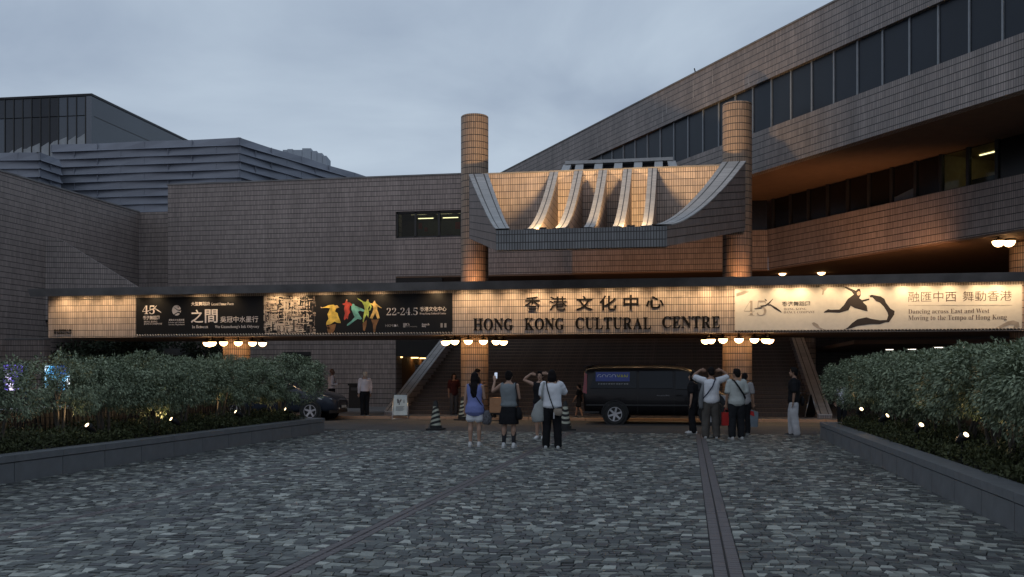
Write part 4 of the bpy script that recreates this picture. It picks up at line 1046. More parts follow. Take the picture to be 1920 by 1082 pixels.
def crown_mesh(seed, hw, hd, z0, z1, nclump, per=58):
    rs = np.random.default_rng(seed)
    cs, ns = [], []
    lob = [(rs.uniform(-.5, .5) * hw, rs.uniform(-.45, .45) * hd, rs.uniform(.25, .8), rs.uniform(.5, .8)) for _ in range(6)]
    while len(cs) < nclump:
        q = rs.uniform(-1, 1, 3); r = (abs(q[0])**3 + abs(q[1])**3 + abs(q[2])**2.6)
        if r > 1.0 or r < .20: continue
        x, y, z = q[0] * hw, q[1] * hd, (z0 + z1) / 2 + q[2] * (z1 - z0) / 2
        # uneven: bumps of lobes, ragged underside
        b = max(math.exp(-((x - l[0])**2 + (y - l[1])**2) / (l[3]*hw)**2) for l in lob)
        if q[2] > .3 and q[2] > .55 + .6 * b: continue
        if q[2] < -.3 and rs.random() < .55 * (-q[2]): continue
        if math.sin(x * 5.1 + seed) * math.sin(y * 4.3 + 2 * seed) * math.sin(z * 6.0 + seed) > .45: continue
        cs.append((x, y, z)); n = np.array([q[0], q[1], q[2] * 1.1 + .15]); ns.append(n / np.linalg.norm(n))
    V = leaf_arrays(np.array(cs), np.array(ns), per, .115, .058, .025, rs)
    return quads_mesh('crown', V, leafm)
crowns = [crown_mesh(3 + k, .94, .80, (.80, .98, .88, 1.02)[k], 2.0, 285) for k in range(4)] + [crown_mesh(9, .9, .8, .95, 2.0, 95)]
def trunk_mesh(seed):
    r_ = random.Random(seed); mb = MB()
    for k in range(4):
        a = r_.uniform(0, 6.28); x0, y0 = .07 * math.cos(a), .07 * math.sin(a); x1, y1 = r_.uniform(.2, .5) * math.cos(a + r_.uniform(-.5, .5)), r_.uniform(.2, .5) * math.sin(a)
        pts = [(x0, y0, .28), (x0 * 1.3 + r_.uniform(-.03, .03), y0 * 1.3, .6), (x1 * .5, y1 * .5, .95), (x1, y1, 1.45)]
        mb.tube(pts, [.035, .03, .022, .008], 7)
        mb.tube([pts[2], (x1 * .5 + r_.uniform(-.3, .3), y1 * .5 + r_.uniform(-.3, .3), 1.5)], [.016, .006], 5)
    return mb.mesh('trunk', barkm, True)
trunks = [trunk_mesh(k) for k in range(3)]
ORD = ['first', 'second', 'third', 'fourth', 'fifth', 'sixth', 'seventh', 'eighth', 'ninth', 'tenth', 'eleventh', 'twelfth']
def hedge_tree(i, x, y, side, sc, rz):
    lab = ('%s ficus tree from the road in the clipped hedge of the %s planter' % (ORD[i], side)) if i else ('ficus tree at the road end of the %s planter, first of its clipped hedge' % side)
    t = thing('ficus_tree', lab, 'tree', (x, y, .33), rz, group='ficus trees in the %s planter' % side)
    t.scale = sc
    c = link('crown', crowns[4 if side == 'left' and i in (6, 7) else (2 if i == 1 else i % 4)], t, True); c.location = (0, 0, -.33)
    k = link('trunk', trunks[i % 3], t, True); k.location = (0, 0, -.33)
    return t
rt = random.Random(5)
for i in range(12):
    s = rt.uniform(.95, 1.06); z_ = (1.04, .96, 1.0, .94, 1.0, .93, .97, .92, .95, .94, .95, .95)[i]
    hedge_tree(i, (-10.62 if i == 0 else -10.85) + rt.uniform(-.1, .1), 24.5 - i * 1.5, 'left', (s * (1.16 if i == 0 else .97), s * (1.1 if i == 0 else 1), z_), rt.choice((0, math.pi)) + rt.uniform(-.25, .25))
for i in range(12):
    s = rt.uniform(.95, 1.08); z_ = (.97, 1.0, .99, 1.0, .98, 1.01, .98, 1.0, .98, .98, .98, .98)[i]
    hedge_tree(i, (4.2 if i == 0 else 4.38) + rt.uniform(-.1, .1), 24.3 - i * 1.45, 'right', (s * .98, s, z_), rt.choice((0, math.pi)) + rt.uniform(-.25, .25))
# low planting: nobody could count it
def low_planting(name, x0, x1, y0, y1, seed, n):
    rs = np.random.default_rng(seed)
    xs, ys = rs.uniform(x0, x1, n), rs.uniform(y0, y1, n)
    hh = .36 + .24 * (np.sin(ys * 2.1 + seed) * .5 + .5) * rs.random(n) + .10 * rs.random(n)
    cs = np.stack([xs, ys, hh], 1); ns = np.stack([rs.normal(size=n) * .4, rs.normal(size=n) * .4, np.ones(n)], 1); ns /= np.linalg.norm(ns, axis=1, keepdims=True)
    o = link(name, quads_mesh(name, leaf_arrays(cs, ns, 14, .10, .06, .028, rs, .3), shrubm)); tag(o, kind='stuff')
low_planting('ground_cover', -12.0, -10.2, 8.0, 25.25, 21, 3600)
low_planting('ground_cover', 3.62, 5.2, 6.5, 25.25, 22, 3300)
# dark shrubs behind, under the canopy's left half
for i, (px, D, w, h) in enumerate(((150, 42, 1.5, 2.9), (205, 43, 1.5, 3.3), (258, 42.5, 1.4, 3.2), (385, 42.8, 1.3, 3.3), (335, 44.5, 1.4, 3.4))):
    p = at_depth(px, 702, D)
    lab = ['dark bush under the canopy, nearest its left end', 'dark bush under the canopy, second from its left end', 'dark bush under the canopy just left of the grey ledge', 'dark bush under the canopy beside the leftmost lit column', 'dark bush behind the grey ledge under the canopy'][i]
    b = thing('bush', lab, 'bush', (p.x, p.y, KZ), group='dark bushes under the canopy')
    rs = np.random.default_rng(50 + i); q = rs.normal(size=(420, 3)); q /= np.linalg.norm(q, axis=1, keepdims=True); rad_ = rs.random((420, 1)) ** .35
    c = q * rad_ * np.array([w, w * .8, h / 2 - .1]) + np.array([0, 0, h / 2 + .1])
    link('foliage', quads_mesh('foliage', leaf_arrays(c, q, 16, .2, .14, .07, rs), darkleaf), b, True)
    MB().tube([(0, 0, 0), (.03, .02, h * .6)], [.05, .03], 7).build('stem', barkm, b, local=True)
a, b = at_Y(276, 654, 40.0), at_Y(370, 666, 40.0)
ld = thing('concrete_ledge', 'grey concrete ledge on a dark wall under the canopy left of the lit column', 'wall', ((a.x + b.x) / 2, 40.2, KZ))
box('slab', (a.x, 39.9, b.z), (b.x, 40.6, a.z), M['concrete'], ld); box('body', (a.x + .08, 40.0, KZ), (b.x - .08, 40.5, b.z), plain('dark_render', (.07, .065, .06), .8, .2), ld)

# ------------------------------------------------------------------ planter uplights
def uplight(i, p, lab, aim, e):
    u = thing('garden_uplight', lab, 'uplight', (p.x, p.y, .34), group='uplights in the planters')
    zc = p.z - .34; a = (Vector(aim) + Vector((rt.uniform(-.35, .35), rt.uniform(-.2, .2), rt.uniform(-.15, .2)))).normalized()
    MB().tube([(0, 0, 0), (0, 0, zc - .03)], .013, 6).build('stake', M['black_metal'], u, local=True)
    c = Vector((0, 0, zc)); mb = MB().tube([c - a * .09, c - a * .02, c + a * .06], [.045, .06, .07], 12); mb.build('housing', M['black_metal'], u, local=True, smooth=True)
    s_ = a.cross(Vector((0, 0, 1))).normalized(); t_ = s_.cross(a)
    MB().poly([c + a * .098 + (s_ * math.cos(k * .5236) + t_ * math.sin(k * .5236)) * .040 for k in range(12)]).build('lens', M['uplens'], u, local=True, recalc=False)
    L = bpy.data.objects.new('uplight_lamp', bpy.data.lights.new('uplight_lamp', 'SPOT')); COL.objects.link(L)
    L.location = Vector((p.x, p.y, p.z)) + a * .14; L.rotation_euler = a.to_track_quat('-Z', 'Y').to_euler(); L.data.spot_size = R(110); L.data.spot_blend = .6
    L.data.energy = e; L.data.color = (1, .68, .36); L.data.shadow_soft_size = .05
ups = [(170, 803, 'l'), (328, 790, 'l'), (448, 776, 'l'), (541, 770, 'l'), (1612, 771, 'r'), (1657, 784, 'r'), (1723, 803, 'r'), (1804, 822, 'r')]
ul = ['lit garden uplight in the left planter, nearest the camera', 'lit garden uplight in the left planter, second from the camera', 'lit garden uplight in the left planter, second from the road', 'lit garden uplight at the road end of the left planter',
      'lit garden uplight at the road end of the right planter', 'lit garden uplight in the right planter, second from the road', 'lit garden uplight in the right planter, third from the road', 'lit garden uplight in the right planter, nearest the camera']
for i, (px, py, sd) in enumerate(ups):
    p = at_X(px, py, -10.32 if sd == 'l' else 3.74)
    uplight(i, p, ul[i], (-.45, -.75, .5) if sd == 'l' else (.38, -.75, .55), 18)

# ------------------------------------------------------------------ bright display screens seen through the left hedge
def screen_mat(name, c0, c1, c2, s, seed):
    m, n, l, p = nt(name)
    tc = n.new('ShaderNodeTexCoord'); no = n.new('ShaderNodeTexNoise'); no.inputs['Scale'].default_value = 2.2; no.inputs['Detail'].default_value = 4
    mp = n.new('ShaderNodeMapping'); mp.inputs['Location'].default_value = (seed, seed * 2, 0); mp.inputs['Scale'].default_value = (1.6, 1, .9)
    l.new(tc.outputs['Object'], mp.inputs['Vector']); l.new(mp.outputs[0], no.inputs['Vector'])
    rp = n.new('ShaderNodeValToRGB'); e = rp.color_ramp.elements; e[0].position = .34; e[0].color = rgba(c0); e[1].position = .66; e[1].color = rgba(c2)
    q = e.new(.5); q.color = rgba(c1); l.new(no.outputs['Fac'], rp.inputs[0])
    l.new(rp.outputs[0], p.inputs['Emission Color']); p.inputs['Emission Strength'].default_value = s; p.inputs['Base Color'].default_value = (.02, .02, .02, 1)
    return m
for i, (a, b, t_, bt, D, mt, lab) in enumerate(((84, 130, 686, 733, 27, screen_mat('blue_screen', (.01, .03, .25), (.12, .55, .95), (.9, .95, 1), 2.2, 1), 'bright blue display screen seen through the left hedge'),
        (6, 42, 684, 732, 26, screen_mat('violet_screen', (.01, .01, .05), (.12, .08, .5), (.95, .85, 1), 2.4, 5), 'violet display screen seen through the left hedge at the frame edge'),
        (270, 350, 708, 736, 30, screen_mat('green_screen', (.12, .16, .05), (.32, .38, .16), (.5, .55, .3), .9, 9), 'dim yellow-green light box seen through the left hedge'))):
    p, q = at_depth(a, t_, D), at_depth(b, bt, D)
    s = thing('display_screen', lab, 'screen', ((p.x + q.x) / 2, p.y, -.06))
    dx = Vector((q.x - p.x, q.y - p.y, 0)); nn = Vector((dx.y, -dx.x, 0)).normalized()
    MB().prism([(p.x, p.y, q.z), (q.x, q.y, q.z), (q.x, q.y, p.z), (p.x, p.y, p.z)], -nn * .12).build('panel', mt, s)
    e_ = dx.normalized() * .06
    MB().prism([Vector((p.x, p.y, -.06)) - e_ - nn*.02, Vector((q.x, q.y, -.06)) + e_ - nn*.02, Vector((q.x, q.y, p.z + .08)) + e_ - nn*.02, Vector((p.x, p.y, p.z + .08)) - e_ - nn*.02], -nn * .2).build('casing', M['black'], s)
# ================================================================== VEHICLES
def body_loft(st, name, m, parent):
    """st: stations along x: (x, z_low, z_belt, z_roof, w_low, w_belt, w_roof)"""
    mb = MB(); rings = []
    for x, zl, zb, zr, wl_, wb_, wr in st:
        half = [(wl_ * .80, zl), (wl_, zl + .08), (wb_ * 1.0, zl + (zb - zl) * .55), (wb_ * .985, zb), (wr + (wb_ - wr) * .12, zb + (zr - zb) * .82), (wr * .88, zr - .01), (0, zr + .02)]
        ring = half + [(-y, z) for y, z in half[-2::-1]]
        rings.append(mb.add([(x, y, z) for y, z in ring]))
    k = 13
    for a, b in zip(rings, rings[1:]):
        for i in range(k):
            j = (i + 1) % k; mb.f.append((a + i, a + j, b + j, b + i)); mb.uv.append(None)
    mb.f.append(tuple(rings[0] + i for i in range(k))); mb.uv.append(None); mb.f.append(tuple(rings[-1] + i for i in range(k))); mb.uv.append(None)
    o = mb.build(name, m, parent, smooth=True, local=True)
    s = o.modifiers.new('smooth', 'SUBSURF'); s.levels = s.render_levels = 2
    return o
def wheel(parent, x, y, r, sg, spokes, tw=.21):
    w = link('wheel', None, parent, True); w.location = (x, y, r); w.empty_display_size = .1
    MB().lathe(0, 0, [(r*.66, -tw*.42*sg), (r*.93, -tw*.5*sg), (r, -tw*.3*sg), (r, tw*.3*sg), (r*.93, tw*.5*sg), (r*.68, tw*.46*sg)], 32, 'y', caps=False).build('tyre', M['rubber'], w, smooth=True, local=True, sharp=50)
    MB().lathe(0, 0, [(.001, tw*.12*sg), (r*.68, tw*.12*sg), (r*.69, tw*.40*sg), (r*.64, tw*.44*sg), (r*.62, tw*.2*sg)], 28, 'y', caps=False).build('rim_barrel', M['black_metal'], w, smooth=True, local=True, sharp=40)
    sp = MB()
    for k in range(spokes):
        a = 2 * math.pi * k / spokes + .3; u = Vector((math.cos(a), 0, math.sin(a))); v = Vector((-math.sin(a), 0, math.cos(a))); yy = Vector((0, tw * .40 * sg, 0)); d = Vector((0, -.03 * sg, 0))
        sp.prism([u * r*.08 - v * r*.10 + yy*.9, u * r*.66 - v * r*.085 + yy, u * r*.66 + v * r*.085 + yy, u * r*.08 + v * r*.10 + yy*.9], d)
    sp.lathe(0, 0, [(r*.62, tw*.36*sg), (r*.68, tw*.36*sg), (r*.68, tw*.46*sg), (r*.63, tw*.46*sg)], 28, 'y', caps=False)
    sp.lathe(0, 0, [(.001, tw*.2*sg), (r*.13, tw*.2*sg), (r*.12, tw*.43*sg), (.001, tw*.44*sg)], 14, 'y')
    sp.build('rim', M['alloy'], w, local=True)
def car_paint(name, col, rough=.22):
    m = plain(name, col, rough, .05, 2, spec=.2, coat=.12); m.node_tree.nodes['Principled BSDF'].inputs['Coat Roughness'].default_value = .06; return m
van_p = car_paint('black_van_paint', (.006, .005, .006), .32)
vglass = plain('van_tinted_glass', (.006, .006, .008), .06, .1, spec=.3)
VX, VY = -.99, 32.28
van = thing('passenger_van', 'black passenger van with a blue advert in its rear side window parked at the kerb', 'van', (VX, VY, 0))
st = [(-2.34, .42, 1.02, 1.62, .78, .86, .70), (-2.30, .34, 1.06, 1.80, .86, .93, .74), (-2.18, .30, 1.08, 1.87, .91, .95, .76), (-1.3, .28, 1.08, 1.90, .93, .955, .77), (0, .27, 1.08, 1.90, .93, .955, .77),
      (.70, .27, 1.07, 1.87, .93, .955, .76), (1.10, .27, 1.06, 1.76, .93, .95, .73), (1.38, .27, 1.05, 1.52, .92, .94, .70), (1.72, .27, 1.03, 1.18, .92, .93, .72), (2.02, .28, .93, 1.05, .88, .90, .74), (2.24, .30, .80, .92, .78, .80, .66), (2.33, .36, .68, .78, .66, .68, .55)]
body_loft(st, 'body', van_p, van)
for sg in (-1, 1):
    y = sg * .951
    def side_panel(name, pts, m, off=.0, th=.012):
        mb = MB(); mb.prism([(x, sg * (.962 - max(0, z - 1.08) * .205 + off), z) for x, z in pts], (0, -sg * th, 0)); return mb.build(name, m, van, local=True)
    side_panel('side_window', [(-2.10, 1.16), (-.62, 1.16), (-.62, 1.70), (-1.95, 1.70)], vglass)
    side_panel('side_window', [(-.54, 1.16), (.52, 1.16), (.50, 1.70), (-.54, 1.70)], vglass)
    side_panel('front_window', [(.60, 1.14), (1.46, 1.12), (1.30, 1.30), (.92, 1.66), (.60, 1.69)], vglass)
    side_panel('moulding', [(-2.22, .60), (1.95, .60), (1.95, .645), (-2.22, .645)], M['black'], .008, .02)
    side_panel('door_seam', [(-.585, .34), (-.575, .34), (-.575, 1.14), (-.585, 1.14)], M['rubber'], .004, .01)
    side_panel('door_seam', [(.555, .34), (.565, .34), (.565, 1.14), (.555, 1.14)], M['rubber'], .004, .01)
    side_panel('handle', [(.62, .92), (.82, .92), (.82, .96), (.62, .96)], van_p, .03, .03)
    side_panel('tail_light', [(-2.33, 1.02), (-2.20, .98), (-2.20, 1.60), (-2.28, 1.66)], plain('red_lens', (.22, .008, .012), .15, .1, spec=.6), -.02, .03)
    MB().obox((1.42, sg * 1.06, 1.14), (.05, 0, 0), (0, .09, 0), (0, 0, .10)).build('mirror', van_p, van, local=True)
    for x in (-1.30, 1.72):
        MB().lathe(x, .335, [(.001, sg * .952), (.405, sg * .952), (.405, sg * .962), (.001, sg * .962)], 32, 'y').build('wheel_arch', M['rubber'], van, local=True)
        arc = [(x + .425 * math.cos(R(a)), sg * .965, .335 + .425 * math.sin(R(a))) for a in range(-5, 186, 10)]
        MB().tube(arc, .02, 6).build('arch_lip', M['black'], van, local=True, smooth=True)
        wheel(van, x, sg * .90, .335, sg, 6)
    MB().obox((2.14, sg * .70, .86), (.12, 0, -.02), (.03, .13, 0), (0, 0, .08)).build('headlight', plain('headlight_lens', (.35, .35, .37), .1, .05, spec=.8), van, local=True)
    side_panel('reflector', [(-2.28, .36), (-1.80, .36), (-1.80, .42), (-2.28, .42)], M['black'], .0, .01)
MB().prism([(1.12, -.70, 1.745), (1.70, -.80, 1.19), (1.70, .80, 1.19), (1.12, .70, 1.745)], (.02, 0, .02)).build('windscreen', vglass, van, local=True)
MB().tube([(-2.0, -.55, 1.925), (.6, -.55, 1.925)], .012, 6).build('roof_rail', M['black_metal'], van, local=True)
MB().prism([(-2.35, -.6, 1.84), (-2.35, .6, 1.84), (-2.05, .6, 1.90), (-2.05, -.6, 1.90)], (0, 0, .02)).build('spoiler', van_p, van, local=True)
vs = lambda z: -(.962 - max(0, z - 1.08) * .205) - .004
ad = MB().prism([(-1.92, vs(1.38), 1.38), (-.84, vs(1.38), 1.38), (-.84, vs(1.67), 1.67), (-1.92, vs(1.67), 1.67)], (0, -.003, 0)).build('advert', plain('blue_advert', (.012, .035, .22), .4, .1), van, local=True)
def van_text(s, m, x0, x1, z0, z1, off=0.):
    fit_text(van, 'lettering', s, m, 0, 0, 0, 0, VY + vs((z0 + z1) / 2) - .008, off, 0, 0, (VX + x0, VX + x1, z0, z1))
van_text('GOGO', plain('white_sticker', (.42, .45, .55), .5, .05), -1.87, -1.27, 1.47, 1.60)
van_text('VAN', plain('lime_sticker', (.36, .36, .03), .5, .05), -1.25, -.90, 1.475, 1.595, .03)
van_text('Mercedes-Benz', plain('silver_sticker', (.22, .22, .23), .5, .05), .02, .42, .915, .955, .005)
ml = MB()
for k in range(12):
    x = -1.84 + k * .082; ml.prism([(x, vs(1.28) - .003, 1.275), (x + (.055 if k % 3 else .03), vs(1.28) - .003, 1.275), (x + .055, vs(1.28) - .003, 1.32), (x, vs(1.28) - .003, 1.32)], (0, -.002, 0))
ml.build('small_print', plain('grey_sticker', (.2, .2, .2), .5, .05), van, local=True)
flush_texts()

car_p = car_paint('blue_grey_car_paint', (.026, .031, .044), .22)
cxn = at_Y(643, 760, 32.9).x
car = thing('parked_car', 'dark blue-grey car with its nose showing past the left hedge', 'car', (cxn - 2.22, 32.92, 0))
st = [(-2.2, .45, .85, 1.0, .62, .7, .5), (-2.05, .32, .95, 1.25, .80, .84, .6), (-1.5, .26, .98, 1.50, .86, .89, .60), (-.6, .25, .97, 1.56, .87, .90, .61), (.2, .25, .97, 1.52, .87, .90, .60), (.75, .25, .97, 1.22, .87, .90, .64), (1.05, .25, .98, 1.06, .87, .90, .74), (1.6, .26, .92, 1.00, .86, .89, .72), (1.95, .27, .80, .90, .80, .83, .66), (2.16, .30, .66, .76, .66, .69, .54), (2.22, .36, .58, .66, .52, .55, .44)]
body_loft(st, 'body', car_p, car)
hl = plain('car_headlight', (.5, .52, .55), .08, .05, spec=.9)
for sg in (-1, 1):
    MB().prism([(1.60, sg * .86, .82), (2.05, sg * .70, .76), (2.07, sg * .67, .68), (1.66, sg * .88, .74)], (.015, sg * .015, .01)).build('headlight', hl, car, local=True)
    for x in (-1.35, 1.36):
        MB().lathe(x, .33, [(.001, sg * .886), (.40, sg * .886), (.40, sg * .902), (.001, sg * .902)], 30, 'y').build('wheel_arch', M['rubber'], car, local=True)
        wheel(car, x, sg * .845, .33, sg, 5)
    MB().prism([(.55, sg * .88, 1.02), (-1.5, sg * .88, 1.02), (-1.3, sg * .70, 1.44), (.1, sg * .70, 1.44)], (0, sg * .012, .0)).build('side_window', vglass, car, local=True)
MB().prism([(2.13, -.5, .50), (2.13, .5, .50), (2.19, .42, .70), (2.19, -.42, .70)], (.03, 0, 0)).build('grille', M['black'], car, local=True)
MB().prism([(2.0, -.80, .26), (2.0, .80, .26), (2.20, .5, .26), (2.20, -.5, .26)], (0, 0, .10)).build('lower_bumper', M['black'], car, local=True)
pl_ = MB().box((2.235, -.25, .42), (2.245, .25, .53)); pl_.build('number_plate', plain('number_plate', (.12, .12, .12), .5, .05), car, local=True)
lm = MB()
for q in (-.15, -.05, .08, .17): lm.box((2.24, q, .44), (2.25, q + .05, .51))
lm.build('plate_mark', plain('plate_mark', (.6, .6, .6), .5, .05), car, local=True)
for q in (-.34, .34): MB().ell((2.19, q, .42), (.03, .06, .04)).build('fog_lamp', hl, car, local=True, smooth=True)

# ================================================================== STREET FURNITURE
stripe_g = plain('reflective_pale_green', (.40, .405, .32), .5, .15, 8); 
def cone(px, py, z, lab, rz=0):
    p = at_z(px, py, z); c = thing('traffic_cone', lab, 'traffic cone', (p.x, p.y, z), rz, 'striped traffic cones on the road'); c.scale = (.93, .93, .93)
    b = MB(); b.obox((0, 0, .025), (.25, 0, 0), (0, .25, 0), (0, 0, .025)); b.lathe(0, 0, [(.19, .05), (.185, .14), (.175, .145)], 20); b.build('base', M['rubber'], c, local=True)
    s = MB()
    def rz_(z): return .172 - (z - .14) * .155
    s.lathe(0, 0, [(rz_(.14), .14), (rz_(.74), .74)], 24); s.build('sleeve', stripe_g, c, smooth=True, local=True, sharp=40)
    bl = MB()
    for k in range(4):
        z0 = .17 + k * .145
        for q in range(24):
            a0, a1 = 2*math.pi*q/24, 2*math.pi*(q+1)/24
            h0 = z0 + .05 * math.cos(a0 + .3) + .012; h1 = z0 + .05 * math.cos(a1 + .3) + .012; e = .004
            bl.poly([((rz_(h0)+e)*math.cos(a0), (rz_(h0)+e)*math.sin(a0), h0), ((rz_(h1)+e)*math.cos(a1), (rz_(h1)+e)*math.sin(a1), h1), ((rz_(h1+.076)+e)*math.cos(a1), (rz_(h1+.076)+e)*math.sin(a1), h1+.076), ((rz_(h0+.076)+e)*math.cos(a0), (rz_(h0+.076)+e)*math.sin(a0), h0+.076)])
    tag(bl.build('stripes', M['rubber'], c, local=True, recalc=False), kind='stuff')
    MB().lathe(0, 0, [(.085, .735), (.065, .86), (.055, .87), (.045, .90), (.001, .905)], 18).build('cap', M['rubber'], c, smooth=True, local=True, sharp=40)
cone(817, 806, 0, 'striped traffic cone standing clear at the edge of the paving')
cone(868, 788, 0, 'striped traffic cone half hidden behind the woman in the blue top', 1.0)
cone(1060, 807, 0, 'striped traffic cone half hidden behind the woman in the white T-shirt', 2.1)

def board(px, py, lab, w, h, rz, mats, z=0, detail=True):
    p = at_z(px, py, z); b = thing('folding_sign', lab, 'sign', (p.x, p.y, z), rz)
    sp_ = .34
    for sg, fm in ((-1, mats[0]), (1, mats[1])):
        y0, y1 = sg * sp_, sg * .03
        fr = link('frame', None, b, True)
        MB().tube([(-w/2, y0, .02), (-w/2 * .93, y1, h), (w/2 * .93, y1, h), (w/2, y0, .02), (-w/2, y0, .02)], .016, 8).build('tube', M['steel'], fr, smooth=True, local=True)
        q0, q1 = .14, .94
        def P(x, t): return (x * (1 - .07 * t), y0 + (y1 - y0) * t, .02 + (h - .02) * t)
        MB().prism([P(-w/2 + .03, q0), P(w/2 - .03, q0), P(w/2 - .03, q1), P(-w/2 + .03, q1)], (0, -sg * .012, 0)).build('panel', fm, fr, local=True)
        if sg < 0 and detail:
            dk = MB()
            def S(pts): dk.poly([(x * (1 - .07 * t), y0 + (y1 - y0) * t - .004, .02 + (h - .02) * t) for x, t in pts])
            S([(-.13, .75), (-.09, .80), (-.04, .70), (-.06, .62), (-.11, .60)]); S([(-.035, .70), (.02, .78), (.05, .74), (.0, .64), (-.03, .60)]); S([(-.06, .64), (-.03, .64), (-.02, .55), (-.06, .54)])
            for k in range(4): S([(-.16, .46 - k * .045), (.15 - .04 * (k % 2), .46 - k * .045), (.15 - .04 * (k % 2), .48 - k * .045), (-.16, .48 - k * .045)])
            for k in range(3): S([(.10, .62 + k * .05), (.17, .62 + k * .05), (.17, .64 + k * .05), (.10, .64 + k * .05)])
            dk.build('print', plain('poster_ink', (.05, .06, .08), .6, .1), fr, local=True, recalc=False)
    return b
board(751, 785.5, 'folding sign with a pale blue poster at the kerb by the stair foot', .56, .92, R(14), (plain('pale_blue_poster', (.32, .40, .45), .5, .15, 4), M['black']))
board(1510, 787, 'dark folding sign standing at the kerb behind the man in white trousers', .56, .95, R(-50), (M['black'], M['black']), detail=False)
p = at_z(664, 765.5, KZ); hb = HC + (HY - 722) / F * at_z(664, 765.5, KZ).dot(fwd_v)
bn = thing('litter_bin', 'black litter bin against the tiled wall behind the two guards', 'bin', (p.x, p.y + .25, KZ))
MB().prism([(-.28, -.25, 0), (.28, -.25, 0), (.25, -.22, 1.02), (-.25, -.22, 1.02)], (0, .5, 0)).build('body', M['black'], bn, local=True)
MB().box((-.30, -.28, 1.02), (.30, .28, 1.12)).build('lid', M['black'], bn, local=True)
MB().box((-.15, -.262, .80), (.15, -.236, .93)).build('opening', plain('bin_plate', (.07, .07, .075), .4), bn, local=True)
p = at_z(932, 785, KZ); bx = thing('cardboard_box', 'brown cardboard box on a low trolley at the stair foot', 'box', (p.x, p.y + .35, KZ), R(-6))
cb = plain('cardboard', (.36, .20, .11), .85, .1)
MB().box((-.27, -.25, .20), (.27, .25, .46)).build('carton', cb, bx, local=True); MB().box((-.265, -.24, .465), (.265, .25, .72)).build('carton', cb, bx, local=True)
tr = MB().box((-.30, -.28, .14), (.30, .28, .185)); tr.build('trolley_deck', M['black_metal'], bx, local=True)
for sx in (-.22, .22):
    for sy in (-.2, .2): MB().lathe(sx, .07, [(.001, sy - .02), (.065, sy - .02), (.065, sy + .02), (.001, sy + .02)], 14, 'y').build('wheel', M['rubber'], bx, local=True)

# ================================================================== PEOPLE
REM = []
FOLDS = ('shirt', 'trousers', 'skirt', 'shorts', 'top')
fold_tex = bpy.data.textures.new('cloth_folds', 'CLOUDS'); fold_tex.noise_scale = .11; fold_tex.noise_depth = 2
def remesh(mb, name, m, parent, vox, smooth=3, fac=.5):
    o = mb.build(name, m, parent, local=True)
    r = o.modifiers.new('r', 'REMESH'); r.mode = 'VOXEL'; r.voxel_size = vox; r.use_smooth_shade = True
    if smooth:
        s = o.modifiers.new('s', 'SMOOTH'); s.iterations = smooth; s.factor = fac
    if name in FOLDS:
        d = o.modifiers.new('d', 'DISPLACE'); d.texture = fold_tex; d.strength = .022 if name == 'trousers' else .018; d.mid_level = .22; d.texture_coords = 'LOCAL'
    REM.append(o); return o
def flush_remesh():
    dg = bpy.context.evaluated_depsgraph_get(); dg.update()
    res = [(o, bpy.data.meshes.new_from_object(o.evaluated_get(dg))) for o in REM]
    for o, me in res:
        old = o.data; m = old.materials[0] if old.materials else None
        o.modifiers.clear(); o.data = me
        me.materials.clear(); me.materials.append(m)
        me.polygons.foreach_set('use_smooth', [True] * len(me.polygons)); bpy.data.meshes.remove(old)
    REM.clear()
SKIN = {'fair': plain('skin_fair', (.36, .22, .155), .55, .06, 8), 'tan': plain('skin_tan', (.28, .16, .105), .55, .06, 8), 'brown': plain('skin_brown', (.14, .07, .045), .5, .06, 8)}
_cl = {}
def cloth(col, nm='cloth', rough=.85):
    k = (nm,) + tuple(col)
    if k not in _cl: _cl[k] = plain(nm, col, rough, .14, 5, bump=.2, bscale=18, spec=.15)
    return _cl[k]
hair_b = plain('black_hair', (.010, .008, .008), .75, .2, 30, spec=.1); hair_w = plain('pale_grey_hair', (.42, .34, .26), .6, .1, 30)
eye_m = plain('eye', (.02, .015, .012), .3); mouth_m = plain('lips', (.22, .08, .07), .5)
V = Vector
ARMS = {  # upper-arm direction, forearm direction (x outward), hand direction
    'down': ((.16, -.04, -1), (.03, .10, -1), (0, .12, -1)),
    'bent': ((.18, -.10, -1), (-.15, .9, .12), (-.1, 1, .2)),
    'phone_high': ((.35, .55, -.75), (-.55, .42, .80), (-.25, .2, .9)),
    'phone_chest': ((.18, .10, -1), (-.42, .85, .35), (-.2, .7, .6)),
    'hand_head': ((.92, .12, .42), (-.80, -.05, .62), (-.85, .2, -.1)),
    'shade_eyes': ((.75, .35, .38), (-.68, .28, .58), (-.8, .4, .1)),
    'bag': ((.20, -.02, -1), (.04, .16, -1), (0, .05, -1)),
    'swing_f': ((.12, .35, -1), (.02, .55, -.85), (0, .4, -.9)),
    'swing_b': ((.12, -.40, -1), (.02, -.2, -1), (0, -.1, -1)),
    'clasp': ((.20, .05, -1), (-.50, .80, .05), (-.9, .5, .1)),
}
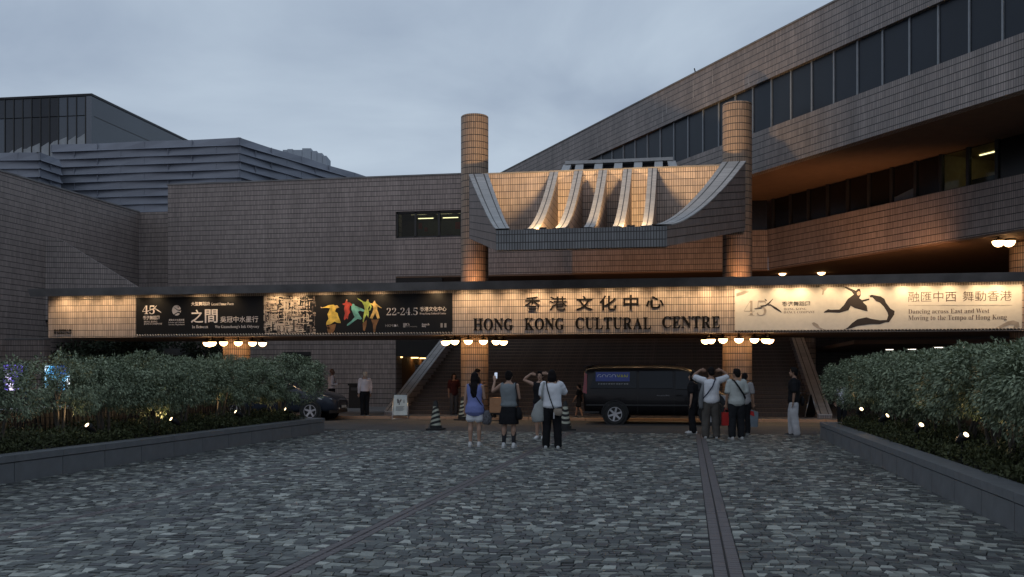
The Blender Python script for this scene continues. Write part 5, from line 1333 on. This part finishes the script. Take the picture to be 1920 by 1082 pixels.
def person(label, loc, rz, h, skin='fair', arms=('down', 'down'), top=None, bottom=None, hair='short', hairm=None, shoes=None, stride=0.0, stance=.09, head=(0, 0), build=1.0, socks=None, lean=0.0, curl=.5):
    """local frame: faces +y, its own right hand at +x; h = height in metres. Returns (root, joints)."""
    P = thing('person', label, 'person', loc, rz); k = h / 1.70; P.scale = (k, k, k)
    hw, b = 0.0, build
    ln = lambda z: lean * max(0, z - .9)
    sk = SKIN[skin]; mb = MB(); J = {}
    # legs
    legs = {}
    for s, sd in ((-1, 'L'), (1, 'R')):
        fy = stride * (1 if s > 0 else -1)
        hip = V((s * .085, 0, .90)); ank = V((s * stance, fy, .085)); knee = (hip + ank) / 2 + V((s * .004, .025 + abs(stride) * .12, .035))
        cm = knee.lerp(ank, .32) + V((0, -.018, 0))
        legs[sd] = (hip, knee, ank)
        mb.tube([hip + V((0, 0, .05)), hip.lerp(knee, .35), knee + V((0, 0, .05)), knee - V((0, 0, .05)), cm, ank.lerp(knee, .25), ank], [(.088 * b, .092 * b), (.080 * b, .085 * b), .058, .053, .056, .040, .036], 12)
        mb.tube([ank + V((0, -.05, -.045)), ank + V((0, .03, -.035)), ank + V((s * .01, .11, -.055)), ank + V((s * .015, .165, -.066))], [(.034, .036), (.038, .04), (.042, .026), (.034, .016)], 10)
    # torso
    tz = [(.86, .135, .10), (.93, .165, .115), (1.03, .138, .10), (1.14, .140, .10), (1.25, .158, .112), (1.34, .165, .105), (1.40, .145, .085), (1.445, .085, .065)]
    mb.tube([V((0, ln(z), z)) for z, _, _ in tz], [(a * b, c * b) for _, a, c in tz], 16)
    hy = ln(1.6)
    Rh = Matrix.Rotation(head[0], 3, 'Z') @ Matrix.Rotation(head[1], 3, 'X')
    nb = V((0, ln(1.44) - .01, 1.42)); hc = V((0, hy + .02, 1.60)); HD = lambda v: hc + Rh @ V(v)
    mb.tube([nb, nb.lerp(hc, .5), HD((0, -.01, -.05))], [.056, .050, .052], 12)
    mb.ell(HD((0, -.012, .025)), (.074, .092, .088), 16, 12, Rh); mb.ell(HD((0, .022, -.045)), (.056, .066, .072), 14, 10, Rh)
    mb.ell(HD((0, .094, -.018)), (.013, .020, .026), 8, 6, Rh); mb.ell(HD((0, .068, -.095)), (.026, .022, .018), 8, 6, Rh)
    for s in (-1, 1): mb.ell(HD((s * .074, -.008, -.012)), (.012, .02, .03), 8, 6, Rh)
    # arms and hands
    for s, sd, nm in ((-1, 'L', arms[0]), (1, 'R', arms[1])):
        a = ARMS[nm] if isinstance(nm, str) else nm
        f = lambda d: V((s * d[0], d[1], d[2])).normalized()
        sh = V((s * .172 * b, ln(1.385), 1.385)); el = sh + f(a[0]) * .285; wr = el + f(a[1]) * .245; hd = f(a[2])
        J[sd] = (sh, el, wr, wr + hd * .085)
        mb.tube([sh - f(a[0]) * .02, sh.lerp(el, .4), el, el.lerp(wr, .3), wr], [.054 * b, .046 * b, .036, .037, .025], 12)
        fa = f(a[1]); sv = V((s, 0, 0)) if abs(hd.x) < .7 else V((0, 0, 1)); pn = hd.cross(sv).normalized(); wd = pn.cross(hd).normalized()   # wd: across the knuckles
        mb.tube([wr - hd * .01, wr + hd * .045, wr + hd * .088], [(.026, .018), (.038, .017), (.040, .015)], 10, ref=wd)
        inn = pn if pn.dot(V((-s, .6, 0))) > 0 else -pn
        for q, (o_, fl) in enumerate(((-.030, .060), (-.010, .072), (.010, .068), (.030, .052))):
            r0 = wr + hd * .082 + wd * o_; m1 = r0 + (hd + inn * .25 * curl).normalized() * fl * .5; m2 = m1 + (hd + inn * 1.1 * curl).normalized() * fl * .5
            mb.tube([r0, m1, m2], [.0105, .0095, .008], 7)
        td = wd * (-1 if wd.dot(V((0, 1, 0.2))) < 0 else 1)
        t0 = wr + hd * .03 + td * .026; t1 = t0 + (hd * .6 + td * .7 + inn * .3).normalized() * .035; mb.tube([t0 - td * .01, t1, t1 + (hd + td * .2 + inn * .3).normalized() * .028], [.014, .012, .009], 7)
    J['head'] = hc; J['HD'] = HD; J['legs'] = legs; J['root'] = P; J['k'] = k; J['ln'] = ln; J['rz'] = rz
    remesh(mb, 'body', sk, P, .0105, 2)
    fm = MB()
    for s in (-1, 1): fm.ell(HD((s * .030, .081, .004)), (.012, .007, .006), 8, 6)
    fm.build('eyes', eye_m, P, local=True, smooth=True)
    MB().ell(HD((0, .086, -.066)), (.022, .006, .006), 8, 6).build('mouth', mouth_m, P, local=True, smooth=True)
    # ---- top garment
    if top:
        g = MB(); lo = top.get('hem', .86); lf = top.get('loose', 1.10); fl = top.get('flare', 0)
        zs = [z for z in (lo, .93, 1.03, 1.14, 1.25, 1.34, 1.395, 1.43) if z >= lo]
        def rad(z):
            for (z0, a0, c0), (z1, a1, c1) in zip(tz, tz[1:]):
                if z0 <= z <= z1: t = (z - z0) / (z1 - z0); return a0 + (a1 - a0) * t, c0 + (c1 - c0) * t
            return tz[0][1:] if z < tz[0][0] else tz[-1][1:]
        def gr(z):
            a, c = rad(max(z, .9)); ww = 1 - max(0, min(1, (z - 1.36) / .08)) * .04
            mn = .150 if top.get('boxy') else 0
            e = fl * max(0, 1.08 - z)
            if z > 1.41: return (.075 * b, .064 * b)
            return ((max(a, mn) * lf + .010 + e) * b * ww, (c * lf + .016 + e) * b)
        g.tube([V((0, ln(z), z)) for z in zs], [gr(z) for z in zs], 18)
        sl = top.get('sleeve', .6)
        for s, sd in ((-1, 'L'), (1, 'R')):
            sh, el, wr, _ = J[sd]
            if sl <= 0: g.tube([sh + V((-s * .05, 0, .02)), sh + V((-s * .02, 0, -.0))], [.055, .056], 10); continue
            e0 = sh.lerp(el, min(1, sl)); pts = [sh + (sh - el).normalized() * .01 + V((-s * .03, 0, .01)), sh.lerp(el, .25), e0]; rd = [.076 * b, .075 * b * (lf / 1.1), (.068 if sl <= 1 else .055) * b * (lf / 1.1)]; g.ell(sh + V((-s * .012, 0, .004)), (.078 * b, .076 * b, .074 * b), 12, 8)
            if sl > 1: pts += [el.lerp(wr, .5), el.lerp(wr, min(1, sl - 1))]; rd += [.046, .042]
            g.tube(pts, rd, 12)
        remesh(g, top.get('name', 'shirt'), top['m'], P, .012, 2)
    # ---- lower garment
    if bottom:
        g = MB(); ty = bottom['type']; w = bottom.get('wide', 1.0)
        waist = [V((0, 0, z)) for z in (.80, .87, .93, 1.0, 1.05)]; wr_ = [(.14 * b, .11 * b), (.168 * b, .125 * b), (.174 * b, .128 * b), (.158 * b, .116 * b), (.146 * b, .108 * b)]
        if ty == 'skirt':
            zl = bottom.get('hem', .52); z_ = [zl, .70, .86, .96, 1.06]; fl = bottom.get('flare', .25)
            g.tube([V((0, 0, q)) for q in [zl - .004] + z_], [(fl, fl * .78), (fl, fl * .78), (.20 + (fl - .20) * .5, .155 + (fl * .78 - .155) * .5), (.178, .135), (.162, .12), (.146, .11)], 20, caps=False)
        else:
            g.tube(waist, wr_, 16)
            for s, sd in ((-1, 'L'), (1, 'R')):
                hip, knee, ank = legs[sd]
                if ty == 'shorts':
                    zt = bottom.get('hem', .66); t = (hip.z - zt) / (hip.z - knee.z); e = hip.lerp(knee, t)
                    g.tube([hip + V((0, 0, .02)), hip.lerp(knee, t * .5), e], [(.097 * b, .105 * b), (.100 * b, .105 * b), (.098 * b * w, .102 * b * w)], 12)
                else:
                    e = ank + V((0, -.008, bottom.get('cuff', -.03)))
                    g.tube([hip + V((0, 0, .03)), hip.lerp(knee, .4), knee, knee.lerp(ank, .5), e], [(.102 * b, .109 * b), (.096 * b * (1 + (w-1)*.5), .102 * b * (1 + (w-1)*.5)), .081 * max(w, 1.08), .076 * w, .069 * w], 12)
        remesh(g, {'skirt': 'skirt', 'shorts': 'shorts'}.get(ty, 'trousers'), bottom['m'], P, .012, 2)
    # ---- shoes
    if shoes:
        for s, sd in ((-1, 'L'), (1, 'R')):
            ank = legs[sd][2]; g = MB()
            g.tube([ank + V((0, -.075, -.045)), ank + V((0, -.02, -.035)), ank + V((0, .06, -.042)), ank + V((s*.012, .13, -.055)), ank + V((s * .016, .185, -.062))], [(.038, .038), (.043, .048), (.047, .042), (.048, .030), (.036, .020)], 12)
            g.tube([ank + V((0, -.02, -.02)), ank + V((0, -.015, .02))], [.042, .043], 10)
            so = remesh(g, 'shoe', shoes, P, .010, 1)
            MB().tube([ank + V((0, -.085, -.075)), ank + V((0, .05, -.075)), ank + V((s * .014, .19, -.075))], [(.040, .010), (.046, .010), (.040, .010)], 12).build('sole', plain('shoe_sole', (.4, .4, .4), .7) if 'sole' not in M else M['sole'], so, local=True, smooth=True)
    if socks:
        for sd in 'LR':
            hip, knee, ank = legs[sd]; MB().tube([ank + V((0, 0, 0)), ank.lerp(knee, .3), ank.lerp(knee, .62)], [.043, .048, .062], 12).build('sock', socks, P, local=True, smooth=True)
    # ---- hair
    hm = hairm or hair_b
    if hair != 'bald':
        g = MB(); g.ell(HD((0, -.022, .038)), (.084, .097, .090), 16, 12, Rh)
        g.ell(HD((0, -.055, -.02)), (.078, .062, .08), 14, 10, Rh)
        for s in (-1, 1): g.ell(HD((s * .066, -.01, .02)), (.022, .045, .05), 10, 8, Rh)
        if hair == 'short': g.ell(HD((.01, .035, .098)), (.06, .05, .03), 10, 8, Rh)
        if hair in ('bob', 'long'):
            g.tube([HD((0, -.06, .03)), HD((0, -.075, -.06)), HD((0, -.07, -.13))], [(.085, .05), (.093, .058), (.085, .045)], 14)
            for s in (-1, 1): g.tube([HD((s * .07, -.01, .03)), HD((s * .082, .0, -.05)), HD((s * .078, -.005, -.125))], [(.02, .05), (.022, .05), (.018, .04)], 10)
        if hair == 'long':
            g.tube([HD((0, -.07, -.10)), V((0, hc.y - .125, 1.38)), V((.0, hc.y - .135, 1.25)), V((0, hc.y - .125, 1.14)), V((0, hc.y - .12, 1.08))], [(.088, .05), (.092, .04), (.085, .034), (.06, .026), (.03, .015)], 14)
        if hair == 'bun': g.ell(HD((0, -.085, .085)), (.045, .045, .045), 12, 8, Rh)
        remesh(g, 'hair', hm, P, .011, 2)
    return P, J
M['sole'] = plain('white_sole', (.45, .45, .44), .7)
def wpos(J, p):
    c, s = math.cos(J['rz']), math.sin(J['rz']); k = J['k']; L = J['root'].location
    return V((L.x + (p[0] * c - p[1] * s) * k, L.y + (p[0] * s + p[1] * c) * k, L.z + p[2] * k))
def carried(name, label, cat, J, parts):
    """a thing carried by a person: parts = (part name, MB in the person's local metres, material, smooth)"""
    t = thing(name, label, cat, J['root'].location, J['rz']); t.scale = J['root'].scale
    for nm, mb, m, sm in parts: mb.build(nm, m, t, smooth=sm, local=True)
    return t
def strap(J, pts, w=.012): return MB().tube([V(p) + V((0, -.028 if p[1] < -.04 else 0, .012 if p[2] > 1.4 else 0)) for p in pts], [(w, .007)] * len(pts), 6)
white = cloth((.62, .63, .66), 'white_cotton'); blackc_ = cloth((.012, .012, .014), 'black_cotton'); wshoe = plain('white_trainer', (.55, .55, .55), .6, .08); bshoe = plain('black_shoe', (.014, .013, .013), .4)
phone_m = plain('phone_body', (.02, .02, .022), .3); phone_g = glow('phone_screen', (.75, .85, 1.0), .4)
def phone(J, sd, label, lit=False, d=(0, 0, 0)):
    w_ = J[sd][3] + V(d); mb = MB().obox(w_ + V((0, .02, .03)), (.036, 0, 0), (0, .004, 0), (0, .01, .075))
    pr = [('case', mb, phone_m, False)]
    if lit: pr.append(('screen', MB().obox(w_ + V((0, .014, .03)), (.032, 0, 0), (0, .001, 0), (0, .01, .068)), phone_g, False))
    return carried('phone', label, 'phone', J, pr)

# 1 woman in the blue top
P, J = person('woman with long black hair, blue sleeveless top and white shorts', at_z(890, 838, 0), R(2), 1.63, 'fair', ('down', 'phone_chest'), dict(m=cloth((.17, .20, .42), 'blue_cotton'), name='top', sleeve=0, hem=.80, flare=.16, loose=1.08), dict(type='shorts', m=white, hem=.63, wide=1.12), 'long', shoes=wshoe, stance=.10, stride=.02)
phone(J, 'R', 'phone held by the woman in the blue top', True)
carried('shoulder_bag', 'dark patterned shoulder bag at the right hip of the woman in the blue top', 'bag', J, [('bag', MB().tube([(.27, .02, .54), (.28, .02, .66), (.27, .02, .82)], [(.10, .05), (.12, .065), (.07, .04)], 14), plain('patterned_fabric', (.09, .09, .10), .8, .75, 22), True), ('strap', strap(J, [(.24, .03, .84), (.10, -.14, 1.10), (-.02, -.145, 1.28), (-.11, -.09, 1.43), (-.11, .02, 1.445)]), blackc_, True)])
# 2 woman in grey with the raised phone
P, J = person('woman in a grey top and short black skirt raising a phone', at_z(954, 840, 0), R(-4), 1.66, 'fair', (((.75, .35, -.45), (-.12, .35, .95), (.1, .1, 1)), 'phone_chest'), dict(m=cloth((.17, .19, .20), 'grey_knit'), name='top', sleeve=0, hem=.95, loose=1.10), dict(type='skirt', m=blackc_, hem=.54, flare=.225), 'bun', shoes=wshoe, stance=.115, build=1.04, socks=cloth((.03, .03, .035), 'dark_sock'))
phone(J, 'L', 'phone raised by the woman in the black skirt', True, (.03, 0, .02))
carried('handbag', 'black handbag at the right side of the woman in the black skirt', 'bag', J, [('bag', MB().tube([(.25, -.02, .66), (.25, -.02, .76), (.23, -.02, .90)], [(.06, .12), (.065, .12), (.04, .08)], 14), blackc_, True), ('strap', strap(J, [(.22, -.02, .90), (.215, -.03, 1.1), (.19, -.08, 1.33), (.165, -.02, 1.45), (.17, .06, 1.38)]), blackc_, True)])
# 3 woman facing the camera with her hands at her head
P, J = person('woman in black facing the camera with both hands raised to her head', at_z(1013, 823, 0), R(176), 1.66, 'fair', ('shade_eyes', 'hand_head'), dict(m=blackc_, name='top', sleeve=0, hem=.92), dict(type='skirt', m=cloth((.03, .02, .04), 'plum_skirt'), hem=.60, flare=.19), 'short', shoes=wshoe, stance=.08)
# 4 woman in white T-shirt
P, J = person('woman in a white T-shirt and black trousers, seen from behind', at_z(1035, 841, 0), R(4), 1.68, 'fair', ('phone_chest', 'phone_high'), dict(m=white, sleeve=.75, hem=.92, loose=1.16, boxy=True), dict(type='trousers', m=blackc_, wide=1.12), 'bob', shoes=wshoe, stance=.135, build=1.08)
carried('crossbody_bag', 'small beige crossbody bag at the right hip of the woman in the white T-shirt', 'bag', J, [('bag', MB().tube([(.13, -.19, .74), (.14, -.19, .80), (.14, -.19, .87)], [(.085, .03), (.10, .04), (.085, .025)], 14), cloth((.24, .20, .16), 'beige_leather', .6), True), ('strap', strap(J, [(.05, -.18, .88), (-.03, -.165, 1.10), (-.09, -.15, 1.30), (-.12, -.07, 1.445), (-.11, .03, 1.44)]), blackc_, True), ('tag', MB().obox((.055, -.205, .73), (.012, 0, 0), (0, .006, 0), (0, 0, .07)), M['steel'], False)])
carried('tote_bag', 'large pale tote bag slung at the left side of the woman in the white T-shirt', 'bag', J, [('bag', MB().tube([(-.30, -.04, .60), (-.31, -.04, .72), (-.27, -.04, .93), (-.21, -.04, 1.06)], [(.13, .05), (.15, .065), (.11, .055), (.04, .03)], 14), cloth((.30, .31, .30), 'pale_canvas'), True), ('strap', strap(J, [(-.21, -.05, 1.06), (-.205, -.11, 1.25), (-.17, -.07, 1.44), (-.18, .05, 1.40), (-.23, .03, 1.08)], .02), cloth((.30, .31, .30), 'pale_canvas'), True)])
# 5 woman in black beside the van
P, J = person('woman in black with her arm hanging, standing in front of the van', at_z(1299, 813, 0), R(78), 1.64, 'fair', ('down', 'down'), dict(m=blackc_, sleeve=.8, hem=.84, loose=1.14), dict(type='trousers', m=blackc_, wide=1.05), 'bob', shoes=wshoe, stance=.10, stride=.05, build=1.05)
carried('black_backpack', 'black bag set down between the woman in black and the man in grey trousers', 'bag', J, [('bag', MB().tube([(.02, -.36, .02), (.02, -.36, .18), (.02, -.36, .36)], [(.14, .09), (.15, .10), (.09, .06)], 12), blackc_, True), ('handle', MB().tube([(-.05, -.36, .37), (-.03, -.36, .45), (.05, -.36, .45), (.08, -.36, .37)], .01, 6), blackc_, True)])
# 6 man with arms over his head
P, J = person('man in a white T-shirt and wide grey trousers with both arms raised to his head', at_z(1333, 822, 0), R(3), 1.76, 'tan', ('hand_head', 'hand_head'), dict(m=white, sleeve=.8, hem=.88, loose=1.14, boxy=True), dict(type='trousers', m=cloth((.085, .078, .070), 'grey_twill'), wide=1.24), 'short', shoes=wshoe, stance=.13, build=1.05, head=(.25, -.15))
carried('crossbody_strap_bag', 'dark crossbody bag with a strap across the back of the man in the white T-shirt', 'bag', J, [('strap', strap(J, [(.10, .03, 1.445), (.10, -.09, 1.43), (.02, -.160, 1.25), (-.10, -.155, 1.08), (-.185, -.09, .98), (-.21, .0, .93)], .016), cloth((.05, .055, .08), 'navy_webbing'), True), ('bag', MB().tube([(-.22, .06, .82), (-.225, .06, .90), (-.21, .06, .97)], [(.03, .09), (.04, .10), (.03, .08)], 12), cloth((.05, .055, .08), 'navy_webbing'), True)])
carried('jacket', 'grey jacket hanging at the left side of the man in the white T-shirt', 'jacket', J, [('cloth', MB().tube([(-.235, -.05, .74), (-.245, -.05, .90), (-.235, -.05, 1.08), (-.19, -.03, 1.28), (-.14, 0, 1.44)], [(.05, .07), (.06, .085), (.05, .08), (.035, .07), (.03, .06)], 12), cloth((.16, .165, .17), 'grey_jacket'), True)])
# 7 man in the pale tee with bags
P, J = person('man in a pale T-shirt and dark trousers with a black strap across his back', at_z(1381, 824, 0), R(14), 1.72, 'tan', ('bag', 'bent'), dict(m=cloth((.40, .42, .40), 'pale_grey_cotton'), sleeve=.85, hem=.86, loose=1.15, boxy=True), dict(type='trousers', m=cloth((.018, .019, .022), 'charcoal_twill'), wide=1.22, cuff=.0), 'short', shoes=wshoe, stance=.12, build=1.04, head=(.5, 0), stride=.02)
carried('sling_strap', 'black sling bag with its strap across the pale T-shirt', 'bag', J, [('strap', strap(J, [(-.10, .05, 1.445), (-.10, -.09, 1.43), (0, -.160, 1.28), (.12, -.15, 1.10), (.19, -.06, 1.0), (.20, .06, .98)], .022), blackc_, True), ('bag', MB().tube([(.19, .10, .90), (.20, .11, .98), (.18, .10, 1.05)], [(.04, .08), (.05, .09), (.04, .07)], 12), blackc_, True)])
hp = J['L'][3]
carried('red_bag', 'red shopping bag hanging from the hand of the man in the pale T-shirt', 'bag', J, [('bag', MB().prism([hp + V((-.10, -.06, -.44)), hp + V((.10, -.06, -.44)), hp + V((.10, -.06, -.12)), hp + V((-.10, -.06, -.12))], (0, .12, 0)), cloth((.34, .022, .02), 'red_bag_paper', .6), False), ('handle', MB().tube([hp + V((-.06, 0, -.12)), hp + V((-.02, 0, .0)), hp + V((.02, 0, 0)), hp + V((.06, 0, -.12))], .006, 6), cloth((.34, .022, .02), 'red_bag_paper', .6), True)])
# 8 person hidden behind him
P, J = person('person mostly hidden behind the man in the pale T-shirt', at_z(1396, 814, 0), R(-10), 1.62, 'tan', ('down', 'bag'), dict(m=cloth((.28, .27, .27), 'grey_cotton'), sleeve=.8, hem=.86), dict(type='trousers', m=blackc_, wide=1.05), 'short', shoes=bshoe, stance=.09)
hp = J['R'][3]
carried('shopping_bag', 'grey-blue shopping bag with a red and white print, lowest beside the dark trousers', 'bag', J, [('bag', MB().prism([hp + V((-.14, -.07, -.58)), hp + V((.12, -.07, -.58)), hp + V((.14, -.07, -.16)), hp + V((-.10, -.07, -.08))], (0, .15, 0)), cloth((.17, .20, .23), 'grey_blue_paper', .6), False), ('print', MB().prism([hp + V((-.10, -.074, -.22)), hp + V((.04, -.074, -.28)), hp + V((.02, -.074, -.14)), hp + V((-.08, -.074, -.12))], (0, -.003, 0)), cloth((.40, .03, .03), 'red_print_paper', .6), False), ('handle', MB().tube([hp + V((-.06, 0, -.10)), hp + V((-.02, 0, .0)), hp + V((.02, 0, 0)), hp + V((.08, 0, -.14))], .006, 6), blackc_, True)])
# 9 man in white trousers
P, J = person('young man in a black T-shirt and wide white trousers by the right planter', at_z(1489, 817, 0), R(82), 1.76, 'tan', ('down', 'down'), dict(m=blackc_, sleeve=.95, hem=.84, loose=1.2, boxy=True), dict(type='trousers', m=cloth((.50, .50, .52), 'white_linen'), wide=1.24, cuff=-.04), 'short', shoes=bshoe, stance=.10, stride=.06, head=(.05, 0))
carried('waist_bag', 'black bag hanging behind the young man in white trousers', 'bag', J, [('bag', MB().tube([(.02, -.20, .78), (.02, -.21, .88), (.02, -.19, .98)], [(.10, .04), (.11, .06), (.08, .03)], 12), blackc_, True), ('strap', strap(J, [(.0, -.19, .98), (.06, -.17, 1.2), (.12, -.08, 1.44), (.1, .06, 1.42)]), blackc_, True)])
# 10, 11 guards
guard_sh = cloth((.55, .50, .52), 'guard_shirt'); gold_s = cloth((.45, .32, .14), 'gold_stripe'); redtie = cloth((.25, .03, .02), 'red_tie')
gp_ = at_z(684, 779.5, KZ)
P, J = person('old guard with pale hair, face mask and white shirt on the kerb', gp_, R(40), 1.60, 'fair', ('down', 'down'), dict(m=guard_sh, sleeve=1.85, hem=.98, loose=1.14), dict(type='trousers', m=blackc_, wide=1.1), 'short', hair_w, bshoe, stance=.09, build=1.1, head=(.3, 0))
remesh(MB().ell(J['HD']((0, .062, -.055)), (.055, .05, .045), 12, 8), 'mask', white, P, .010, 1)
MB().tube([(-.07, .09, 1.42), (-.03, .135, 1.25), (0, .15, 1.12)], .012, 6).build('lanyard', gold_s, P, local=True, smooth=True); MB().tube([(.07, .09, 1.42), (.03, .135, 1.25), (0, .15, 1.12)], .012, 6).build('lanyard', redtie, P, local=True, smooth=True)
MB().prism([(-.02, .13, 1.38), (.02, .13, 1.38), (.035, .152, 1.12), (0, .155, 1.08), (-.035, .152, 1.12)], (0, .008, 0)).build('tie', redtie, P, local=True)
p = at_Y(622, 700, 36.2)
P, J = person('bald guard in a white shirt standing behind the nose of the car', (p.x, p.y, KZ), R(-62), 1.72, 'brown', ('down', 'bent'), dict(m=guard_sh, sleeve=1.85, hem=.98, loose=1.10), dict(type='trousers', m=blackc_, wide=1.1), 'bald', shoes=bshoe)
MB().tube([(-.07, .09, 1.42), (-.03, .135, 1.25), (0, .15, 1.10)], .012, 6).build('lanyard', gold_s, P, local=True, smooth=True); MB().tube([(.07, .09, 1.42), (.03, .135, 1.25), (0, .15, 1.10)], .012, 6).build('lanyard', redtie, P, local=True, smooth=True)
# 12 man at the column, 13 dark figure, 14 child, 15 behind the right hedge
p = at_Y(894, 700, 34.15)
P, J = person('man looking down at a phone in front of the lit column by the stairs', (p.x, p.y, KZ), R(-75), 1.70, 'tan', ('phone_chest', 'bent'), dict(m=cloth((.05, .045, .045), 'dark_grey_cotton'), sleeve=.8, hem=.86), dict(type='trousers', m=blackc_), 'short', shoes=bshoe, head=(0, -.45))
phone(J, 'R', 'phone held by the man in front of the lit column')
p = at_Y(851, 700, 35.7)
P, J = person('person in a dark red top standing in the shade left of the lit column', (p.x, p.y, KZ), R(-150), 1.54, 'tan', ('bent', 'down'), dict(m=cloth((.045, .012, .012), 'dark_red_cotton'), sleeve=.9, hem=.84), dict(type='trousers', m=cloth((.06, .06, .065), 'patterned_trousers')), 'bob', shoes=bshoe)
p = at_Y(1086, 700, 34.2)
P, J = person('child walking past the tail of the van in dark clothes', (p.x, p.y, KZ), R(80), 1.16, 'tan', ('swing_f', 'swing_b'), dict(m=blackc_, sleeve=.7, hem=.86), dict(type='shorts', m=blackc_, hem=.6), 'short', shoes=bshoe, stride=.2, stance=.06)
p = at_z(1579, 800, 0)
P, J = person('person in a white shirt standing behind the road end of the right hedge', (p.x, p.y, 0), R(160), 1.45, 'tan', ('down', 'down'), dict(m=white, sleeve=.8, hem=.86), dict(type='trousers', m=blackc_), 'short', shoes=bshoe)
flush_remesh()
